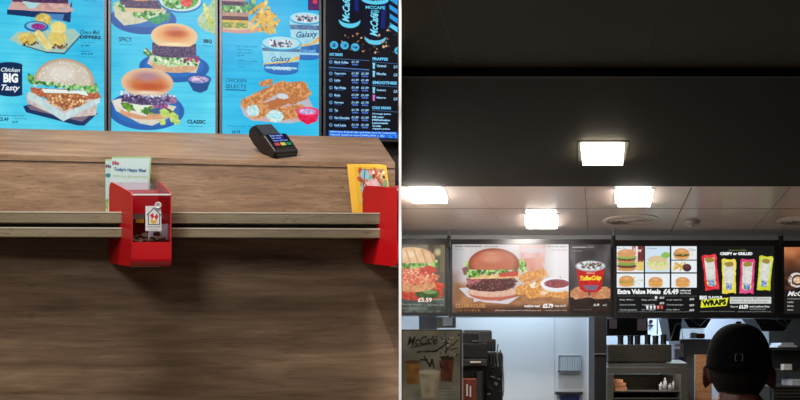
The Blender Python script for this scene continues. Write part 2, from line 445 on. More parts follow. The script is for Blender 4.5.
def pic_s2():
    p = Pic(111, -50, 215.5, 134, bgA); cyan_bg(p)
    p.ell(143,20,33,15,(20,84,160)); p.ell(143,17,28,11,(30,110,180))
    p.poly([(113,8),(150,14),(166,10),(164,16),(140,24),(124,27),(115,18)], (214,206,176),(190,196,170),3)
    p.ell(140,8,26,6,(214,190,150)); p.rect(120,-10,161,9,(94,74,116),(60,44,78),1.4); p.ell(140,-14,25,16,(226,170,110),(200,130,80)); p.rect(122,-4,160,0.5,(222,230,230),(190,190,220),1.5)
    p.frill(134,17,162,14,5,GREENS,46,2.6,4); p.frill(114,4,126,12,5,GREENS,20,2.2,6); p.poly([(146,20),(170,12),(168,20),(156,25)], (30,130,90),(60,160,110))
    p.ell(180,1,22,11.5,(20,120,180)); p.ell(180,-.5,21,11,(200,226,230)); p.ell(180,-1,18,9.5,(120,180,70),(60,130,50),1.4); p.frill(164,2,184,4,8,GREENS,50,2.6,8)
    p.ell(186,1,5.5,5,(206,40,46),(235,90,90)); p.ell(183,-3,3,2,(240,200,200))
    p.poly([(196,18),(207,5),(216,-6),(216,32),(208,30),(200,26)], (188,206,180),(150,190,120),2,wob=2); p.frill(204,6,213,24,8,[(190,200,80),(120,170,60),(220,220,140)],40,2.2,9)
    # middle burger
    p.ell(174,67,35,15,(16,92,172)); p.ell(174,65,30,12,(24,108,190))
    p.poly([(147,64),(160,70),(196,72),(200,60),(186,56),(150,56)], (214,196,178)); p.ell(174,66,23,6.5,(222,176,140),(206,160,120))
    p.poly([(149,50),(160,55),(196,58),(198,64),(170,67),(152,63)], (214,228,190),(150,190,120),1.2,wob=2); p.frill(150,58,196,62,6,GREENS+[(230,236,220),(240,244,236)],70,2.2,12); p.dots(184,54,198,62,14,1.8,[(170,50,110),(120,40,90)],3)
    p.poly([(146,48),(152,54),(148,58),(143,52)], (120,90,110)); p.frill(144,52,150,56,4,GREENS,10,2,14)
    p.rect(152,43,196,54,(104,86,124),(66,50,84),1.2); p.ell(174,54,22,3.4,(104,86,124),(66,50,84),cell=1.2); p.rect(152,43,196,45.5,(54,36,66),(90,70,100),1)
    p.ell(174,36,23.4,13,(232,196,150),ycut=46); p.ell(174,34,22,10.5,(226,150,92),soft=6); p.ell(176,33,15,5.5,(186,84,48),soft=4); p.ell(174,28,13,3,(206,140,116),soft=2.4)
    p.ell(174,44,20,2.6,(246,224,180),soft=2,ycut=46)
    # front burger
    p.ell(146,111,38,19.5,(16,92,172)); p.ell(146,110,33,16,(24,104,184))
    p.poly([(112,103),(124,98),(176,106),(168,118),(152,126),(140,124),(116,112)], (222,212,196),(200,206,190),3); p.ell(147,113,27,7,(222,160,120),(200,150,110))
    p.poly([(112,102),(122,99),(150,108),(146,117),(124,112)], (222,220,212)); p.poly([(120,104),(160,106),(176,112),(148,114),(126,110)], (130,140,100),(60,80,50),1.4,wob=2)
    p.poly([(128,103),(152,105),(138,114)], (222,236,212)); p.frill(122,105,132,110,5,[(90,150,30),(60,110,30),(130,180,40)],16,2.4,3); p.frill(142,110,160,112,6,[(90,160,60),(60,120,40),(150,200,80)],30,2,5)
    p.poly([(155,104),(168,104),(166,112),(152,108)], (186,110,160),(120,60,120)); p.ell(157,111,7,3,(40,80,160),alpha=.8)
    p.ell(147,99,27,6.6,(112,92,140),(62,46,88),cell=1.2,wob=.15); p.frill(121,94,174,96,3,[(220,232,236),(190,205,220),(150,150,180)],60,2,6); p.dots(122,97,173,104,50,1.4,[(150,130,180),(70,54,100),(46,32,66)],9)
    p.ell(173,100,4,3.4,(170,120,160),(120,70,110))
    p.ell(147,83,26,14.5,(222,186,150),ycut=95.5); p.ell(148,85,25,11.5,(206,116,66),soft=5,ycut=94); p.ell(150,87,21,5,(186,80,36),soft=4); p.ell(147,77,19,7,(176,130,140),soft=5); p.ell(147,93,22,2.6,(232,214,190),soft=2,ycut=95.5)
    for (x,y,r) in ((173,117,5.5),(164,113,5),(162,122,3.6),(176,121,4)): p.poly([(x-r,y-r*.5),(x,y-r),(x+r,y-r*.3),(x+r*.8,y+r*.7),(x-r*.4,y+r*.9)], (206,222,120),(160,200,90),2)
    # dip bowl
    p.poly([(186,78),(211,78),(207,89),(200,92),(193,90)], (14,74,140)); p.ell(198.5,78,12.5,5,(16,84,160)); p.ell(198.5,78.3,10.5,3.6,(120,110,170),(200,190,220),1.2); p.ell(196,78,4,1.6,(230,200,220))
    t = p.text
    t('SPICY',119,38.6,132,43,(12,56,92),.02); t('with fries',119.5,45,132,46.4,(20,100,150),0)
    t('BBQ',203.5,37.8,212,42.2,(8,40,76),.05); t('with bacon',202.5,43.6,213,45,(20,100,150),0)
    t('CLASSIC',187,119,205.5,123,(8,50,84),.045); t('with cheese',188,125,203,126.4,(16,80,120),0)
    return p

def cup(p, cx, yt, rx, ry, yb, rb, name, seed):
    p.poly([(cx-rx,yt),(cx+rx,yt),(cx+rb,yb),(cx-rb,yb)], (170,222,232),(150,205,225),5)
    p.ell(cx, yb, rb, ry*.6, (24,90,170))
    a = (yb-yt)
    def xr(y): return rx+(rb-rx)*(y-yt)/a
    p.poly([(cx-xr(yt+a*.12)+.5,yt+a*.18),(cx+xr(yt+a*.12)-.5,yt+a*.18),(cx+xr(yt+a*.3),yt+a*.3),(cx-xr(yt+a*.3),yt+a*.3)], (50,100,150),(110,130,170))
    y0 = yt+a*.64
    p.poly([(cx-xr(y0),y0+a*.12),(cx+xr(y0)*.3,y0+a*.02),(cx+xr(y0),y0-a*.22),(cx+xr(y0),y0-a*.06),(cx-xr(y0)*.2,y0+a*.16),(cx-xr(y0),y0+a*.2)], (220,200,80),(236,170,90),3)
    p.poly([(cx-xr(y0+a*.14),y0+a*.16),(cx+xr(y0),y0+a*.02),(cx+rb,yb),(cx-rb,yb)], (46,120,190),(30,90,170),3)
    p.ell(cx, yb-.6, rb*.98, ry*.55, (40,110,190)); p.line(cx-rb*.9,yb-2.4,cx+rb*.9,yb-2.4,2,(160,215,235))
    p.ell(cx, yt, rx, ry, (40,150,200)); p.ell(cx, yt-.5, rx*.96, ry*.86, (150,222,240)); p.ell(cx, yt, rx*.8, ry*.66, (190,215,225))
    p.dots(cx-rx*.6, yt-ry*.4, cx+rx*.6, yt+ry*.45, 46, 1.0, [(40,50,80),(110,50,70),(80,80,110),(240,240,245)], seed)
def pic_s3():
    p = Pic(222, -50, 319, 136, bgA); cyan_bg(p, lt=(90,212,240), dk=(12,168,226), k=.35)
    # double burger
    p.ell(238,30,24,4.4,(204,150,140)); p.ell(236,26,18,5.5,(216,190,150))
    for (y0,y1,c,c2) in ((-20,3.5,(176,146,150),(190,160,150)),(3,8,(96,56,90),(60,40,70)),(7,13,(120,176,130),(70,130,90)),(12,18,(186,150,130),(170,130,120)),(17.5,22,(96,50,60),(70,40,50)),(21.5,25,(226,196,90),(200,160,60)),(24,29,(110,150,90),(190,160,70))):
        p.rect(222,y0,248.5-abs(y0-12)*.08,y1,c,c2,1.4)
    p.frill(223,10,248,11,4,GREENS+[(210,230,220)],50,2.2,5); p.frill(224,27,246,27,3,[(90,140,70),(206,180,90)],30,1.8,8)
    p.dots(244,2,256,14,20,2.4,[(50,130,110),(80,160,100),(180,190,90)],6)
    R = random.Random(11)
    for (xa,ya,xb,yb) in ((250,14,262,4),(252,22,262,10),(255,28,264,14),(260,31,268,16),(264,30,262,6),(266,32,272,14),(270,33,266,12),(274,32,268,8),(272,28,278,20),(258,20,266,2),(262,25,275,16),(276,24,266,18),(252,30,260,22)):
        p.line(xa,ya,xb,yb,3.4,R.choice([(236,200,96),(222,178,70),(244,216,130),(206,160,66)]),(214,170,70))
    p.dots(252,8,276,30,26,.9,[(150,100,40),(120,90,60)],4)
    cup(p, 306, 17, 17, 6.5, 55, 13.5, 'Galaxy', 5)
    p.poly([(306,-50),(320,-50),(320,9),(308,9)], (52,24,110),(90,30,90)); p.ell(315,0,2.4,2,(226,60,80))
    cup(p, 281, 43, 20, 7.5, 70, 16.5, 'Galaxy', 9)
    # chicken strips
    p.poly([(240,106),(250,96),(306,92),(318,116),(290,123),(252,121),(244,116)], (206,170,166),(180,190,206),4)
    T = (222,160,106); T2 = (182,114,62)
    p.line(246,104,282,86,11,T,T2,1.9,wob=1.6); p.line(286,88,302,86,12,T,T2,1.9,wob=1.6); p.line(292,98,304,92,12,(200,130,80),T2,1.3,wob=1.6); p.line(264,108,284,100,9,(190,110,66),T2,1.3,wob=1.6); p.line(262,84,270,82,6,T,T2,1.9,wob=1.2)
    p.line(300,96,308,92,6,T,T2,1.9,wob=1.6)
    p.line(256,112,262,110,15,T,T2,1.9,wob=1.2); p.ell(253,111,6.5,6,(150,220,226),(222,236,236),ang=.2,wob=.3,cell=1.4)
    p.line(278,114,300,110,13,T,T2,1.9,wob=1.2); p.ell(275,116,8,6,(150,224,232),(226,236,236),wob=.3,cell=1.4)
    R=random.Random(4)
    for i in range(34):
        u=R.random(); x=246+36*u+R.uniform(-3,3); y=104-18*u+R.uniform(-4,4); p.line(x,y,x+R.uniform(-2,2),y+R.uniform(1.5,3),.9,R.choice([(240,190,130),(170,98,50),(232,170,110)]),alpha=.7)
    for i in range(22): x=R.uniform(284,303); y=R.uniform(83,93); p.line(x,y,x+R.uniform(-2,2),y+R.uniform(1,3),.9,R.choice([(240,190,130),(170,98,50),(232,170,110)]),alpha=.7)
    for i in range(14): x=R.uniform(280,302); y=R.uniform(108,116); p.line(x,y,x+R.uniform(1,3),y+R.uniform(-1,1),.8,R.choice([(240,190,130),(170,98,50)]),alpha=.7)
    p.ell(283,96,5,3,(206,214,226),wob=.6)
    p.poly([(296,110),(319,110),(317,120),(307,124),(299,119)], (236,38,84),(214,20,70)); p.ell(308,110.5,12,4.4,(240,60,110)); p.ell(307,110.5,9,3,(150,150,200),(230,190,220),1.4)
    t = p.text
    t('CHICKEN',225.5,79.6,246,83.4,(20,70,120),.01); t('SELECTS',225.5,85.6,246,89.4,(20,70,120),.01); p.rect(225.5,90.4,246,91.6,(14,60,120))
    for i,s in enumerate(('Ice cream with','milk chocolate','and caramel','£0.99')): t(s,237,46.6+i*3.1,(257,252,252,244)[i],48.2+i*3.1,(14,90,150),0)
    for i,s in enumerate(('Mini size','per portion','£1.39')): t(s,238,61+i*3.1,(257,251,244)[i],62.6+i*3.1,(14,90,150),0)
    t('Galaxy',271,56,291,62.6,(24,84,130),.02,-.08); t('CARAMEL',272,66.4,291,70,(200,232,240),.03)
    t('Galaxy',296,30,318,38,(24,84,130),.02,-.08); t('CARAMEL',300,48.4,317,52,(110,180,220),.03)
    t('3 pieces with dip',226.5,126,252,128,(14,80,140),0); t('£4.19',232,131,240,134.6,(14,70,120),.03)
    return p

def pic_s4():
    p = Pic(326, -50, 397.6, 139, (9,10,20)); C = (92,206,238)
    for (cx,yt,yb,rt,rb) in ((349.5,-50,25,11,10.5),(375,-3,41,14,10.5)):
        p.poly([(cx-rt,yt),(cx+rt,yt),(cx+rb,yb),(cx-rb,yb)], (8,10,34)); p.line(cx+rt-4.5,yt,cx+rb-3.5,yb-4,4,(16,50,170),alpha=.6)
        p.ell(cx,yb-4,rb+.3,7.5,C); p.ell(cx,yb-8,rb+1.2,7,(8,10,30))
    p.ell(375,-1,14,5,C); p.ell(375,-3,12,3.6,(30,36,50),(90,200,220),1.4)
    p.poly([(388,-50),(400,-50),(400,30),(390,28)], (40,150,220)); p.ell(397,27,9,4,C)
    for i in range(4): p.poly([(388,-2+i*9),(399,5+i*9),(399,9+i*9),(389,3+i*9)], (12,16,40))
    p.dots(336,30,397,52,44,1.0,[(120,70,40),(60,50,40),(190,150,110),(40,36,34),(90,80,70)],5); p.dots(336,29,390,54,10,1.3,[(230,180,140),(225,120,90)],15)
    for (x,y) in ((334,46),(344.5,46),(355,47.4),(398.5,49.5)): p.ell(x,y,4.2,4,(70,180,226)); p.ell(x,y,2.4,2,(16,70,130),(90,200,236),1.2)
    W = (150,206,246)
    t = p.text
    t('McCafé',333.5,6.6,358.5,14,(120,214,244),.03,-PI/2+.03)
    t('McCafé',362,20,386,28,(120,214,244),.03,-PI/2+.03); t('MCCAFE',365.5,5.6,385,8.6,C,.03); t('ICED',371,9.6,379,12.4,C,.03)
    t('HOT DRINKS',329.6,54,342.6,57,(110,200,246),.05); p.line(329,59.4,369,60.4,.7,(70,110,160)); p.line(329,68.4,369,69.6,.8,(90,150,220)); p.line(329,70.8,369,72,.5,(50,90,160))
    R = random.Random(3)
    names = ('Black Coffee','Cappuccino','Latte','Flat White','Mocha','Espresso','Tea','Hot Chocolate','Iced Latte')
    for i, nm in enumerate(names):
        y = (63,74.4,81,88.6,96,103.4,111,118.4,125.8)[i]
        p.ell(330.8,y,1.7,1.7,(100,170,230)); p.ell(330.9,y,.9,.8,(20,30,60))
        t(nm,334.4,y-1.3,334.4+len(nm)*1.15,y+1.3,W,.04); 
        t('£1.%d9'%(1+i%8),351.4,y-1.9,358.6,y+.4,W,.04); t('£1.%d9'%(2+i%7),361,y-1.9,368.6,y+.4,W,.04) if i else None
        p.rect(352,y+1.2,358,y+2.4,(70,110,200)); p.rect(361.6,y+1.2,368,y+2.4,(70,110,200)) if i else None
        p.rect(334.4,y+1.9,334.4+len(nm)*.9,y+2.5,(40,80,150))
    t('FRAPPES',372.4,57,388,60,(110,200,246),.05); p.line(372,61.6,397.6,62.6,.6,(70,110,160))
    for i,(nm,y) in enumerate((('Caramel',65.4),('Mocha',73.4),('Strawberry',90),('Mango',97.6))):
        p.poly([(372.4,y-3),(375,y-3),(374.6,y+3),(372.8,y+3)], (130,210,240) if i<3 else (210,110,190)); t(nm,376.6,y-1.4,386,y+1.2,W,.04); t('£2.%d9'%(i+1),393.6,y-1,397.4,y+2,W,.03)
    t('SMOOTHIES',372.4,80.6,397,83.8,(110,200,246),.05); p.line(372,85,397.6,86,.6,(70,110,160))
    t('COLD DRINKS',372,106,391,108.8,(110,200,246),.05); p.line(372,110,397.6,111,.6,(70,110,160))
    for i in range(6): t(('Orange juice','Still water','Milkshake','Lemonade','Cola','Apple juice')[i],372,112.6+i*3,(391,384,390,388,381,390)[i],114.6+i*3,W,.05)
    p.rect(329,131.2,397.6,137.6,(22,80,206),(60,140,246),1.2)
    t('All prices include tax and may vary by restaurant',330,131.6,396,133.6,(170,220,255),.03); t('Adults need around 2000 kcal a day',330,134.6,385,136.4,(170,220,255),.03)
    return p

T0 = .08; YS = 3.0
def screen(pic, xa, xb, zb, zt, label, emit=1.0):
    """portrait screen hung on the wall; px columns xa..xb"""
    da, db = dep(xa, YS, T0), dep(xb, YS, T0)
    xA, xB = X(xa, da), X(xb, db)
    def Pp(px, py, layer):
        u = (px-xa)/(xb-xa); x = xA+(xB-xA)*u
        # picture rows measured at this screen's own middle column
        dm = dep((xa+xb)/2, YS, T0)
        return (x, YS+T0*x-.0012*layer, Z(py, dm))
    dm = dep((xa+xb)/2, YS, T0)
    xm = (xA+xB)/2
    th = thing('menu_screen', (xm, YS+T0*xm, Z(pic.y1, dm)), label, 'menu screen', 'portrait menu screens above the counter')
    bz = NB(); g = .0105
    z0, z1 = Z(pic.y1, dm)-.01, Z(pic.y0, dm)+.01
    xr = min(xB+g, -HALF-.001)
    def quadbox(x0, x1, z0, z1, y0, y1):
        hexa(bz, [(x0,YS+T0*x0+y0,z0),(x1,YS+T0*x1+y0,z0),(x1,YS+T0*x1+y0,z1),(x0,YS+T0*x0+y0,z1),(x0,YS+T0*x0+y1,z0),(x1,YS+T0*x1+y1,z0),(x1,YS+T0*x1+y1,z1),(x0,YS+T0*x0+y1,z1)])
    quadbox(xA-g, xr, z0, z1, .001, .05)
    quadbox(xA-g, xA-.001, z0, z1, -.006, .001); quadbox(min(xB+.001, xr-.001), xr, z0, z1, -.006, .001)
    quadbox(xA-.001, xB+.001, z1-.009, z1, -.006, .001); quadbox(xA-.001, xB+.001, z0, z0+.009, -.006, .001)
    obj('bezel', bz, M['bezel'], th)
    display('display', pic, Pp, M['scr'], th)
    return th
M['scr'] = picmat('lit_screen', 1.0, .25)
screen(pic_s1(), -1.5, 104.5, 0, 0, 'leftmost menu screen with round golden dippers and a sesame chicken burger')
screen(pic_s2(), 111.5, 215.5, 0, 0, 'menu screen showing spicy, BBQ and classic burgers on blue plates')
screen(pic_s3(), 222.5, 319, 0, 0, 'menu screen with two ice cream cups and fried chicken strips')
screen(pic_s4(), 326, 397.6, 0, 0, 'black menu screen listing hot drinks and frappes beside the white partition')
bw = NB()
def wq(bmm, xa, xb, y0, y1, t, z0, z1):
    return hexa(bmm, [(xa,y0+t*xa,z0),(xb,y0+t*xb,z0),(xb,y0+t*xb,z1),(xa,y0+t*xa,z1),(xa,y1+t*xa,z0),(xb,y1+t*xb,z0),(xb,y1+t*xb,z1),(xa,y1+t*xa,z1)])
wq(bw, -3.4, -HALF-.001, YS+.051, YS+.15, T0, .9, ZC+1.19); struct('wall_screens', bw, M['wall'])

# =================================================================== LEFT: COUNTER
PY0, RY0, LY0, RT = 2.48, 2.245, 2.36, .02
ct = thing('serving_counter', (-.7, 2.4, .9), 'long oak laminate serving counter with sloped top and grooved double rail', 'counter')
XL = -2.6
def zat(px, py, y0, t): return Z(py, dep(px, y0, t))
z_pf = zat(395, 163.3, PY0, T0)      # front edge of the slope
z_pb = zat(378, 137.4, 2.9, T0)
z_r = [Z(q, 2.235) for q in (212.3, 223.2, 228, 237.2)]   # rail levels: top, groove top, groove bottom, bottom
xr_p = X(395, dep(395, PY0, T0)); xr_b = X(378, dep(378, 2.9, T0))
def yp(x): return PY0+T0*x
# sloped top (a slab 18 mm thick)
s = NB(); th_ = .018
hexa(s, [(XL,yp(XL)-.004,z_pf),(xr_p,yp(xr_p)-.004,z_pf),(xr_b,2.9+T0*xr_b,z_pb),(XL,2.9+T0*XL,z_pb),
         (XL,yp(XL)-.004,z_pf-th_),(xr_p,yp(xr_p)-.004,z_pf-th_),(xr_b,2.9+T0*xr_b,z_pb-th_),(XL,2.9+T0*XL,z_pb-th_)])
obj('sloped_top', s, M['oak'], ct)
s = NB(); wq(s, XL, xr_p, PY0, PY0+.02, T0, z_r[0]-.02, z_pf-th_); obj('upper_panel', s, M['oak'], ct)
# end cheek under the slope
s = NB(); hexa(s, [(xr_p-.02,yp(xr_p)+.02,.9),(xr_p,yp(xr_p)+.02,.9),(xr_p,yp(xr_p)+.02,z_pf-th_-.012),(xr_p-.02,yp(xr_p)+.02,z_pf-th_-.012),
                   (xr_b-.02,2.88+T0*xr_b,.9),(xr_b,2.88+T0*xr_b,.9),(xr_b,2.88+T0*xr_b,z_pb-th_-.03),(xr_b-.02,2.88+T0*xr_b,z_pb-th_-.03)])
obj('end_panel', s, M['oak'], ct)
# narrow ledge behind the rails
s = NB(); hexa(s, [(XL,RY0+.03+RT*XL,z_r[0]-.018),(xr_p,RY0+.03+RT*xr_p,z_r[0]-.018),(xr_p,RY0+.03+RT*xr_p,z_r[0]),(XL,RY0+.03+RT*XL,z_r[0]),
                   (XL,yp(XL),z_r[0]-.018),(xr_p,yp(xr_p),z_r[0]-.018),(xr_p,yp(xr_p),z_r[0]),(XL,yp(XL),z_r[0])])
obj('ledge', s, M['edge'], ct)
# rails, in lengths that stop where the collection boxes are slotted in
x_end = X(386, 2.245)
segs = ((XL, X(124.5, 2.227)), (X(170.5, 2.23), x_end))
for (xa, xb) in segs:
    for (zt, zb) in ((z_r[0], z_r[1]), (z_r[2], z_r[3])):
        s = NB(); wq(s, xa, xb, RY0, RY0+.028, RT, zb, zt-.004); r = obj('rail', s, M['edge'], ct)
        s = NB(); wq(s, xa, xb, RY0-.001, RY0+.028, RT, zt-.0038, zt); obj('pale_top_edge', s, M['lip'], r)
    s = NB(); wq(s, xa, xb, RY0+.02, RY0+.027, RT, z_r[2]+.0005, z_r[1]-.0005); obj('groove', s, M['black'], ct)
s = NB(); wq(s, XL, -HALF-.001, LY0+.002, LY0+.03, RT, .9, z_r[3]+.012); obj('front_panel', s, M['oak_low'], ct)

# card terminal lying on the slope
def slope_z(x, y):   # height of the slope under (x, y)
    f = (y-(PY0+T0*x))/.42
    return z_pf+(z_pb-z_pf)*f
tc_ = Vector((X(275,2.62), 2.62, 0)); tc_.z = slope_z(tc_.x, tc_.y)
tm = thing('card_terminal', tc_, 'black card payment terminal with lit screen on the sloped counter top', 'card terminal')
L = Vector((.60,-.50,-.62)).normalized()          # from its back end down towards the customer
W = Vector((1,0,0)); W = (W-L*W.dot(L)+Vector((0,.42,0))); W = (W-L*W.dot(L)).normalized()
N = W.cross(-L).normalized()
if N.z < 0: N = -N
O = Vector((X(273.5,2.53), 2.53, Z(142.5,2.53)))
def tp(l, w, n): return O+(L*l+W*w+N*n)*1.2
def tprism(poly, w0, w1, n):   # poly in (l, n)
    return prism(NB(), poly, lambda a, c: tp(a, w0, c), lambda a, c: tp(a, w1, c))
b_ = tprism([(-.085,-.022),(-.09,.0),(-.07,.022),(-.005,.016),(.0,.012),(.072,.006),(.08,-.004),(.078,-.026),(.02,-.034),(-.05,-.034)], -.035, .035, 0)
bmesh.ops.bevel(b_, geom=list(b_.edges), offset=.005, segments=2, affect='EDGES')
obj('body', b_, M['plastic'], tm)
b_ = tprism([(-.012,.012),(.0,.03),(.072,.014),(.078,.004),(.07,-.02),(-.012,-.02)], -.041, .041, 0)
bmesh.ops.bevel(b_, geom=list(b_.edges), offset=.006, segments=3, affect='EDGES'); obj('display_head', b_, M['plastic'], tm)
b_ = tprism([(-.07,.0225),(-.068,.0245),(-.012,.0195),(-.012,.0165)], -.028, .028, 0); obj('paper_cover', b_, M['plastic2'], tm)
# sits on a stand wedge
b_ = NB(); cyl(b_, tp(-.02,0,-.03), (tp(-.02,0,-.03).x, tp(-.02,0,-.03).y+.02, slope_z(tp(-.02,0,-.03).x, tp(-.02,0,-.03).y+.02)+.002), .025, .03); obj('stand', b_, M['plastic'], tm)
# terminal screen: picture plane on the head
def headP(px, py, layer):  # unit picture 0..30 x 0..20
    l = .006+py/20*.052; w = -.030+px/30*.060
    n = .030-(l)*(.016/.072)+.0022+.0006*layer
    return tuple(tp(l, w, n))
pt_ = Pic(0,0,30,20,(8,10,26),S=4); pt_.ell(15,7,16,9,(24,34,120),soft=6)
pt_.rect(1,14.5,9,19,(200,80,90)); pt_.rect(11,14.5,19,19,(225,205,90)); pt_.rect(21,14.5,29,19,(40,140,100))
pt_.text('Enter amount', 2,1.2,24,4.4,(150,180,255),.03); pt_.text('Sale total', 2,5.4,18,8.4,(140,170,250),.03); pt_.text('Insert card now',2,9.6,27,12.6,(140,170,250),.03)
display('screen', pt_, headP, picmat('terminal_screen', .9, .2), tm)

# collection boxes
def cbox(pxb, pxf, db, df, xrf, xrb, ztb, ztf, label, card=True):
    """side panel runs from (pxb, depth db) to (pxf, depth df); xrf/xrb = right edge at the front and the back"""
    xb_, xf_ = X(pxb, db), X(pxf, df)
    zt_b, zt_f = Z(ztb, db), Z(ztf, df)
    zl = Z(265.5, df); zl_b = Z(262, db)+.012; zm = Z(242, df); fl = .012
    def side(u): 
        def f(d, z):
            k = (d-df)/(db-df); xl = xf_+(xb_-xf_)*k; xr = xrf+(xrb-xrf)*k
            return (xl+(xr-xl)*u, d, z)
        return f
    th = thing('collection_box', ((xf_+xrf)/2, df, zl), label, 'collection box', None)
    # profile with rounded corners, (depth, z)
    rr = .02
    prof = []
    def arc(cd, cz, a0, a1):
        for i in range(6):
            a = a0+(a1-a0)*i/5; prof.append((cd+rr*math.cos(a), cz+rr*math.sin(a)))
    arc(df+rr, zl+rr, PI, 1.5*PI); arc(db-rr, Z(264,db)+rr, 1.5*PI, 2*PI)
    arc(db-rr, zt_b-rr, 0, .5*PI); prof.append((df+.004, zt_f))
    prof.append((df, zt_f-.006))
    w = xrf-xf_; e = .004/max(w, .02)
    s = prism(NB(), prof, side(0), side(e)); obj('side_panel', s, M['red'], th)
    s = prism(NB(), prof, side(1-e), side(1)); obj('side_panel', s, M['red'], th)
    # lower tub
    low = []
    for i in range(6):
        a = PI+.5*PI*i/5; low.append((df+.001+rr+rr*math.cos(a), zl+rr+rr*math.sin(a)))
    for i in range(6):
        a = 1.5*PI+.5*PI*i/5; low.append((db-.001-rr+rr*math.cos(a), Z(264,db)+rr+rr*math.sin(a)))
    low += [(db-.001, zm), (df+.001, zm)]
    s = prism(NB(), low, side(e), side(1-e)); obj('tub', s, M['redlow'], th)
    s = prism(NB(), [(db-.006,zm+.0005),(db-.002,zm+.0005),(db-.002,zt_b-.022),(db-.006,zt_b-.022)], side(e), side(1-e)); obj('back_panel', s, M['redlow'], th)
    s = prism(NB(), [(df+.002,zm+.0005),(df+.005,zm+.0005),(df+.005,zt_f-.009),(df+.002,zt_f-.009)], side(e), side(1-e)); obj('clear_front', s, M['acryl'], th)
    s = prism(NB(), [(df+.006,zt_f-.004),(df+.006,zt_f-.001),(db-.024,zt_b-.002),(db-.024,zt_b-.005)], side(e*.9), side(1-e*.9)); obj('clear_lid', s, M['acryllid'], th)
    s = prism(NB(), [(df-.002,zt_f-.009),(df+.005,zt_f-.009),(df+.005,zt_f-.0045),(df-.002,zt_f-.0045)], side(e), side(1-e)); obj('lid_edge', s, M['card'], th)
    s = prism(NB(), [(df+.02,zl-.002),(df+.04,zl+.001),(df+.04,zl+.006),(df+.02,zl+.006)], side(.1), side(.75)); obj('foot_strip', s, M['lip'], th)
    return th, zm
dfL = 2.15
tb, zmL = cbox(109, 131.5, 2.332, dfL, X(171.5, dfL), X(171.5, dfL)-.10, 183.5, 192.5, 'red charity collection box with house and heart card in its clear front')
# charity card on the clear front
cd = NB(); dd = dfL+.0008
def cpoly(pts, y, m, name, par, thk=.0006):
    s = prism(NB(), [(X(a, y), Z(q, y)) for a, q in pts], lambda x, z: (x, y, z), lambda x, z: (x, y+thk, z)); return obj(name, s, m, par)
card = cpoly([(145.5,206),(155.5,206),(156,203),(160.5,203),(161,206),(161.5,231),(145.5,231)], dd-.0005, M['card'], 'logo_card', tb)
def cpic():
    p = Pic(146.2,206.2,161,230.8,(226,226,228),S=6)
    B = (56,66,92)
    p.line(147.2,215,154,208,.9,B); p.line(154,208,160.6,215,.9,B); p.line(148.4,214,148.4,224.5,.8,B); p.line(159.6,214,159.6,224.5,.8,B); p.line(148.4,224.5,159.6,224.5,.8,B)
    p.poly([(150,215),(153,213),(155,219),(152.5,220)], (206,34,40)); p.poly([(154,217.5),(157,213.5),(158.4,216.5),(156,221)], (206,34,40)); p.ell(153.6,221,3,2.6,(226,178,50)); p.ell(154,219,1.3,1.6,(250,240,240))
    p.text('House Charity',147,226,160.4,227.8,(70,78,96),.02); p.text('registered',149,228.8,158,230,(110,110,120),.0)
    return p
display('logo', cpic(), lambda px, py, l: (X(px, dd-.001), dd-.0009-.0003*l, Z(py, dd-.001)), picmat('printed_card', 0, .5, .85), card)
s = NB(); 
for i in range(20):
    a0, a1 = 2*PI*i/20, 2*PI*(i+1)/20
    c0 = (X(158.5,dd), Z(205.5,dd)); r_ = .0088
    cyl(s, (c0[0]+r_*math.cos(a0), dd-.003, c0[1]+r_*math.sin(a0)), (c0[0]+r_*math.cos(a1), dd-.003, c0[1]+r_*math.sin(a1)), .0018, n=6)
obj('white_ring', s, M['card'], tb)
# what lies inside it
s = NB(); prism(s, [(-.03,0),(.03,0),(.03,.052),(-.028,.045)], lambda x,z: (X(162,2.22)+x, 2.185+.1*x, zmL+.012+z), lambda x,z: (X(162,2.22)+x, 2.186+.2*x, zmL+.012+z))
tag(obj('paper_slip', s, M['card']), 'white paper slip inside the clear front of the charity collection box', 'paper slip')
s = NB(); box(s, X(136,2.21), X(144,2.21), 2.208, 2.212, Z(223,2.21), Z(219.5,2.21)); tag(obj('paper_ticket', s, M['yellow']), 'small yellow ticket inside the charity collection box, left of the house card', 'ticket')
R = random.Random(5)
for i in range(16):
    cx, cz = X(R.uniform(138,168),2.2), zmL+.003+R.uniform(0,.02); cy = 2.166+R.uniform(0,.05); tl = R.uniform(-.6,.6)
    s = NB(); cyl(s, (cx, cy, cz+.006), (cx+.0015*math.sin(tl), cy-.0012, cz+.006+.0012), .0105, n=18)
    tag(obj('coin', s, M['coin']), 'coin among the loose change at the bottom of the charity collection box', 'coin', 'coins in the collection box')

# second box, at the partition
cbox(362.5, 396.9, 2.345, 2.15, -HALF-.0015, -HALF-.0015, 187, 187.5, 'plain red collection box seen from its side, at the counter end by the partition')

# leaflets
def leaflet(px0, px1, pyt, d, tilt, label, name, cover, border, shear=0, group=None):
    """printed card standing on the ledge and leaning back"""
    z0 = z_r[0]+.0005; zt = Z(pyt, d+tilt)
    def Pq(u, v, l): # u 0..1 left->right, v 0..1 top->bottom
        x = X(px0, d)+(X(px1, d)-X(px0, d))*u+shear*(v)
        return (x, d+tilt*(1-v)-.0004*l, zt+(z0-zt)*v)
    th = thing(name, Pq(.5,1,0), label, 'leaflet', group)
    s = NB(); f = [Pq(0,0,-1),Pq(1,0,-1),Pq(1,1,-1),Pq(0,1,-1)]
    hexa(s, f+[(a,b_+.0016,c) for a,b_,c in f]); obj('card', s, border, th)
    if cover:
        cover_p = cover()
        display('cover', cover_p, lambda px, py, l: Pq((px-cover_p.x0)/(cover_p.x1-cover_p.x0)*.965+.0, (py-cover_p.y0)/(cover_p.y1-cover_p.y0)*.97+.03, 1.2+l), M['print'], th)
    return th
M['print'] = picmat('printed_paper', 0, .5, .8)
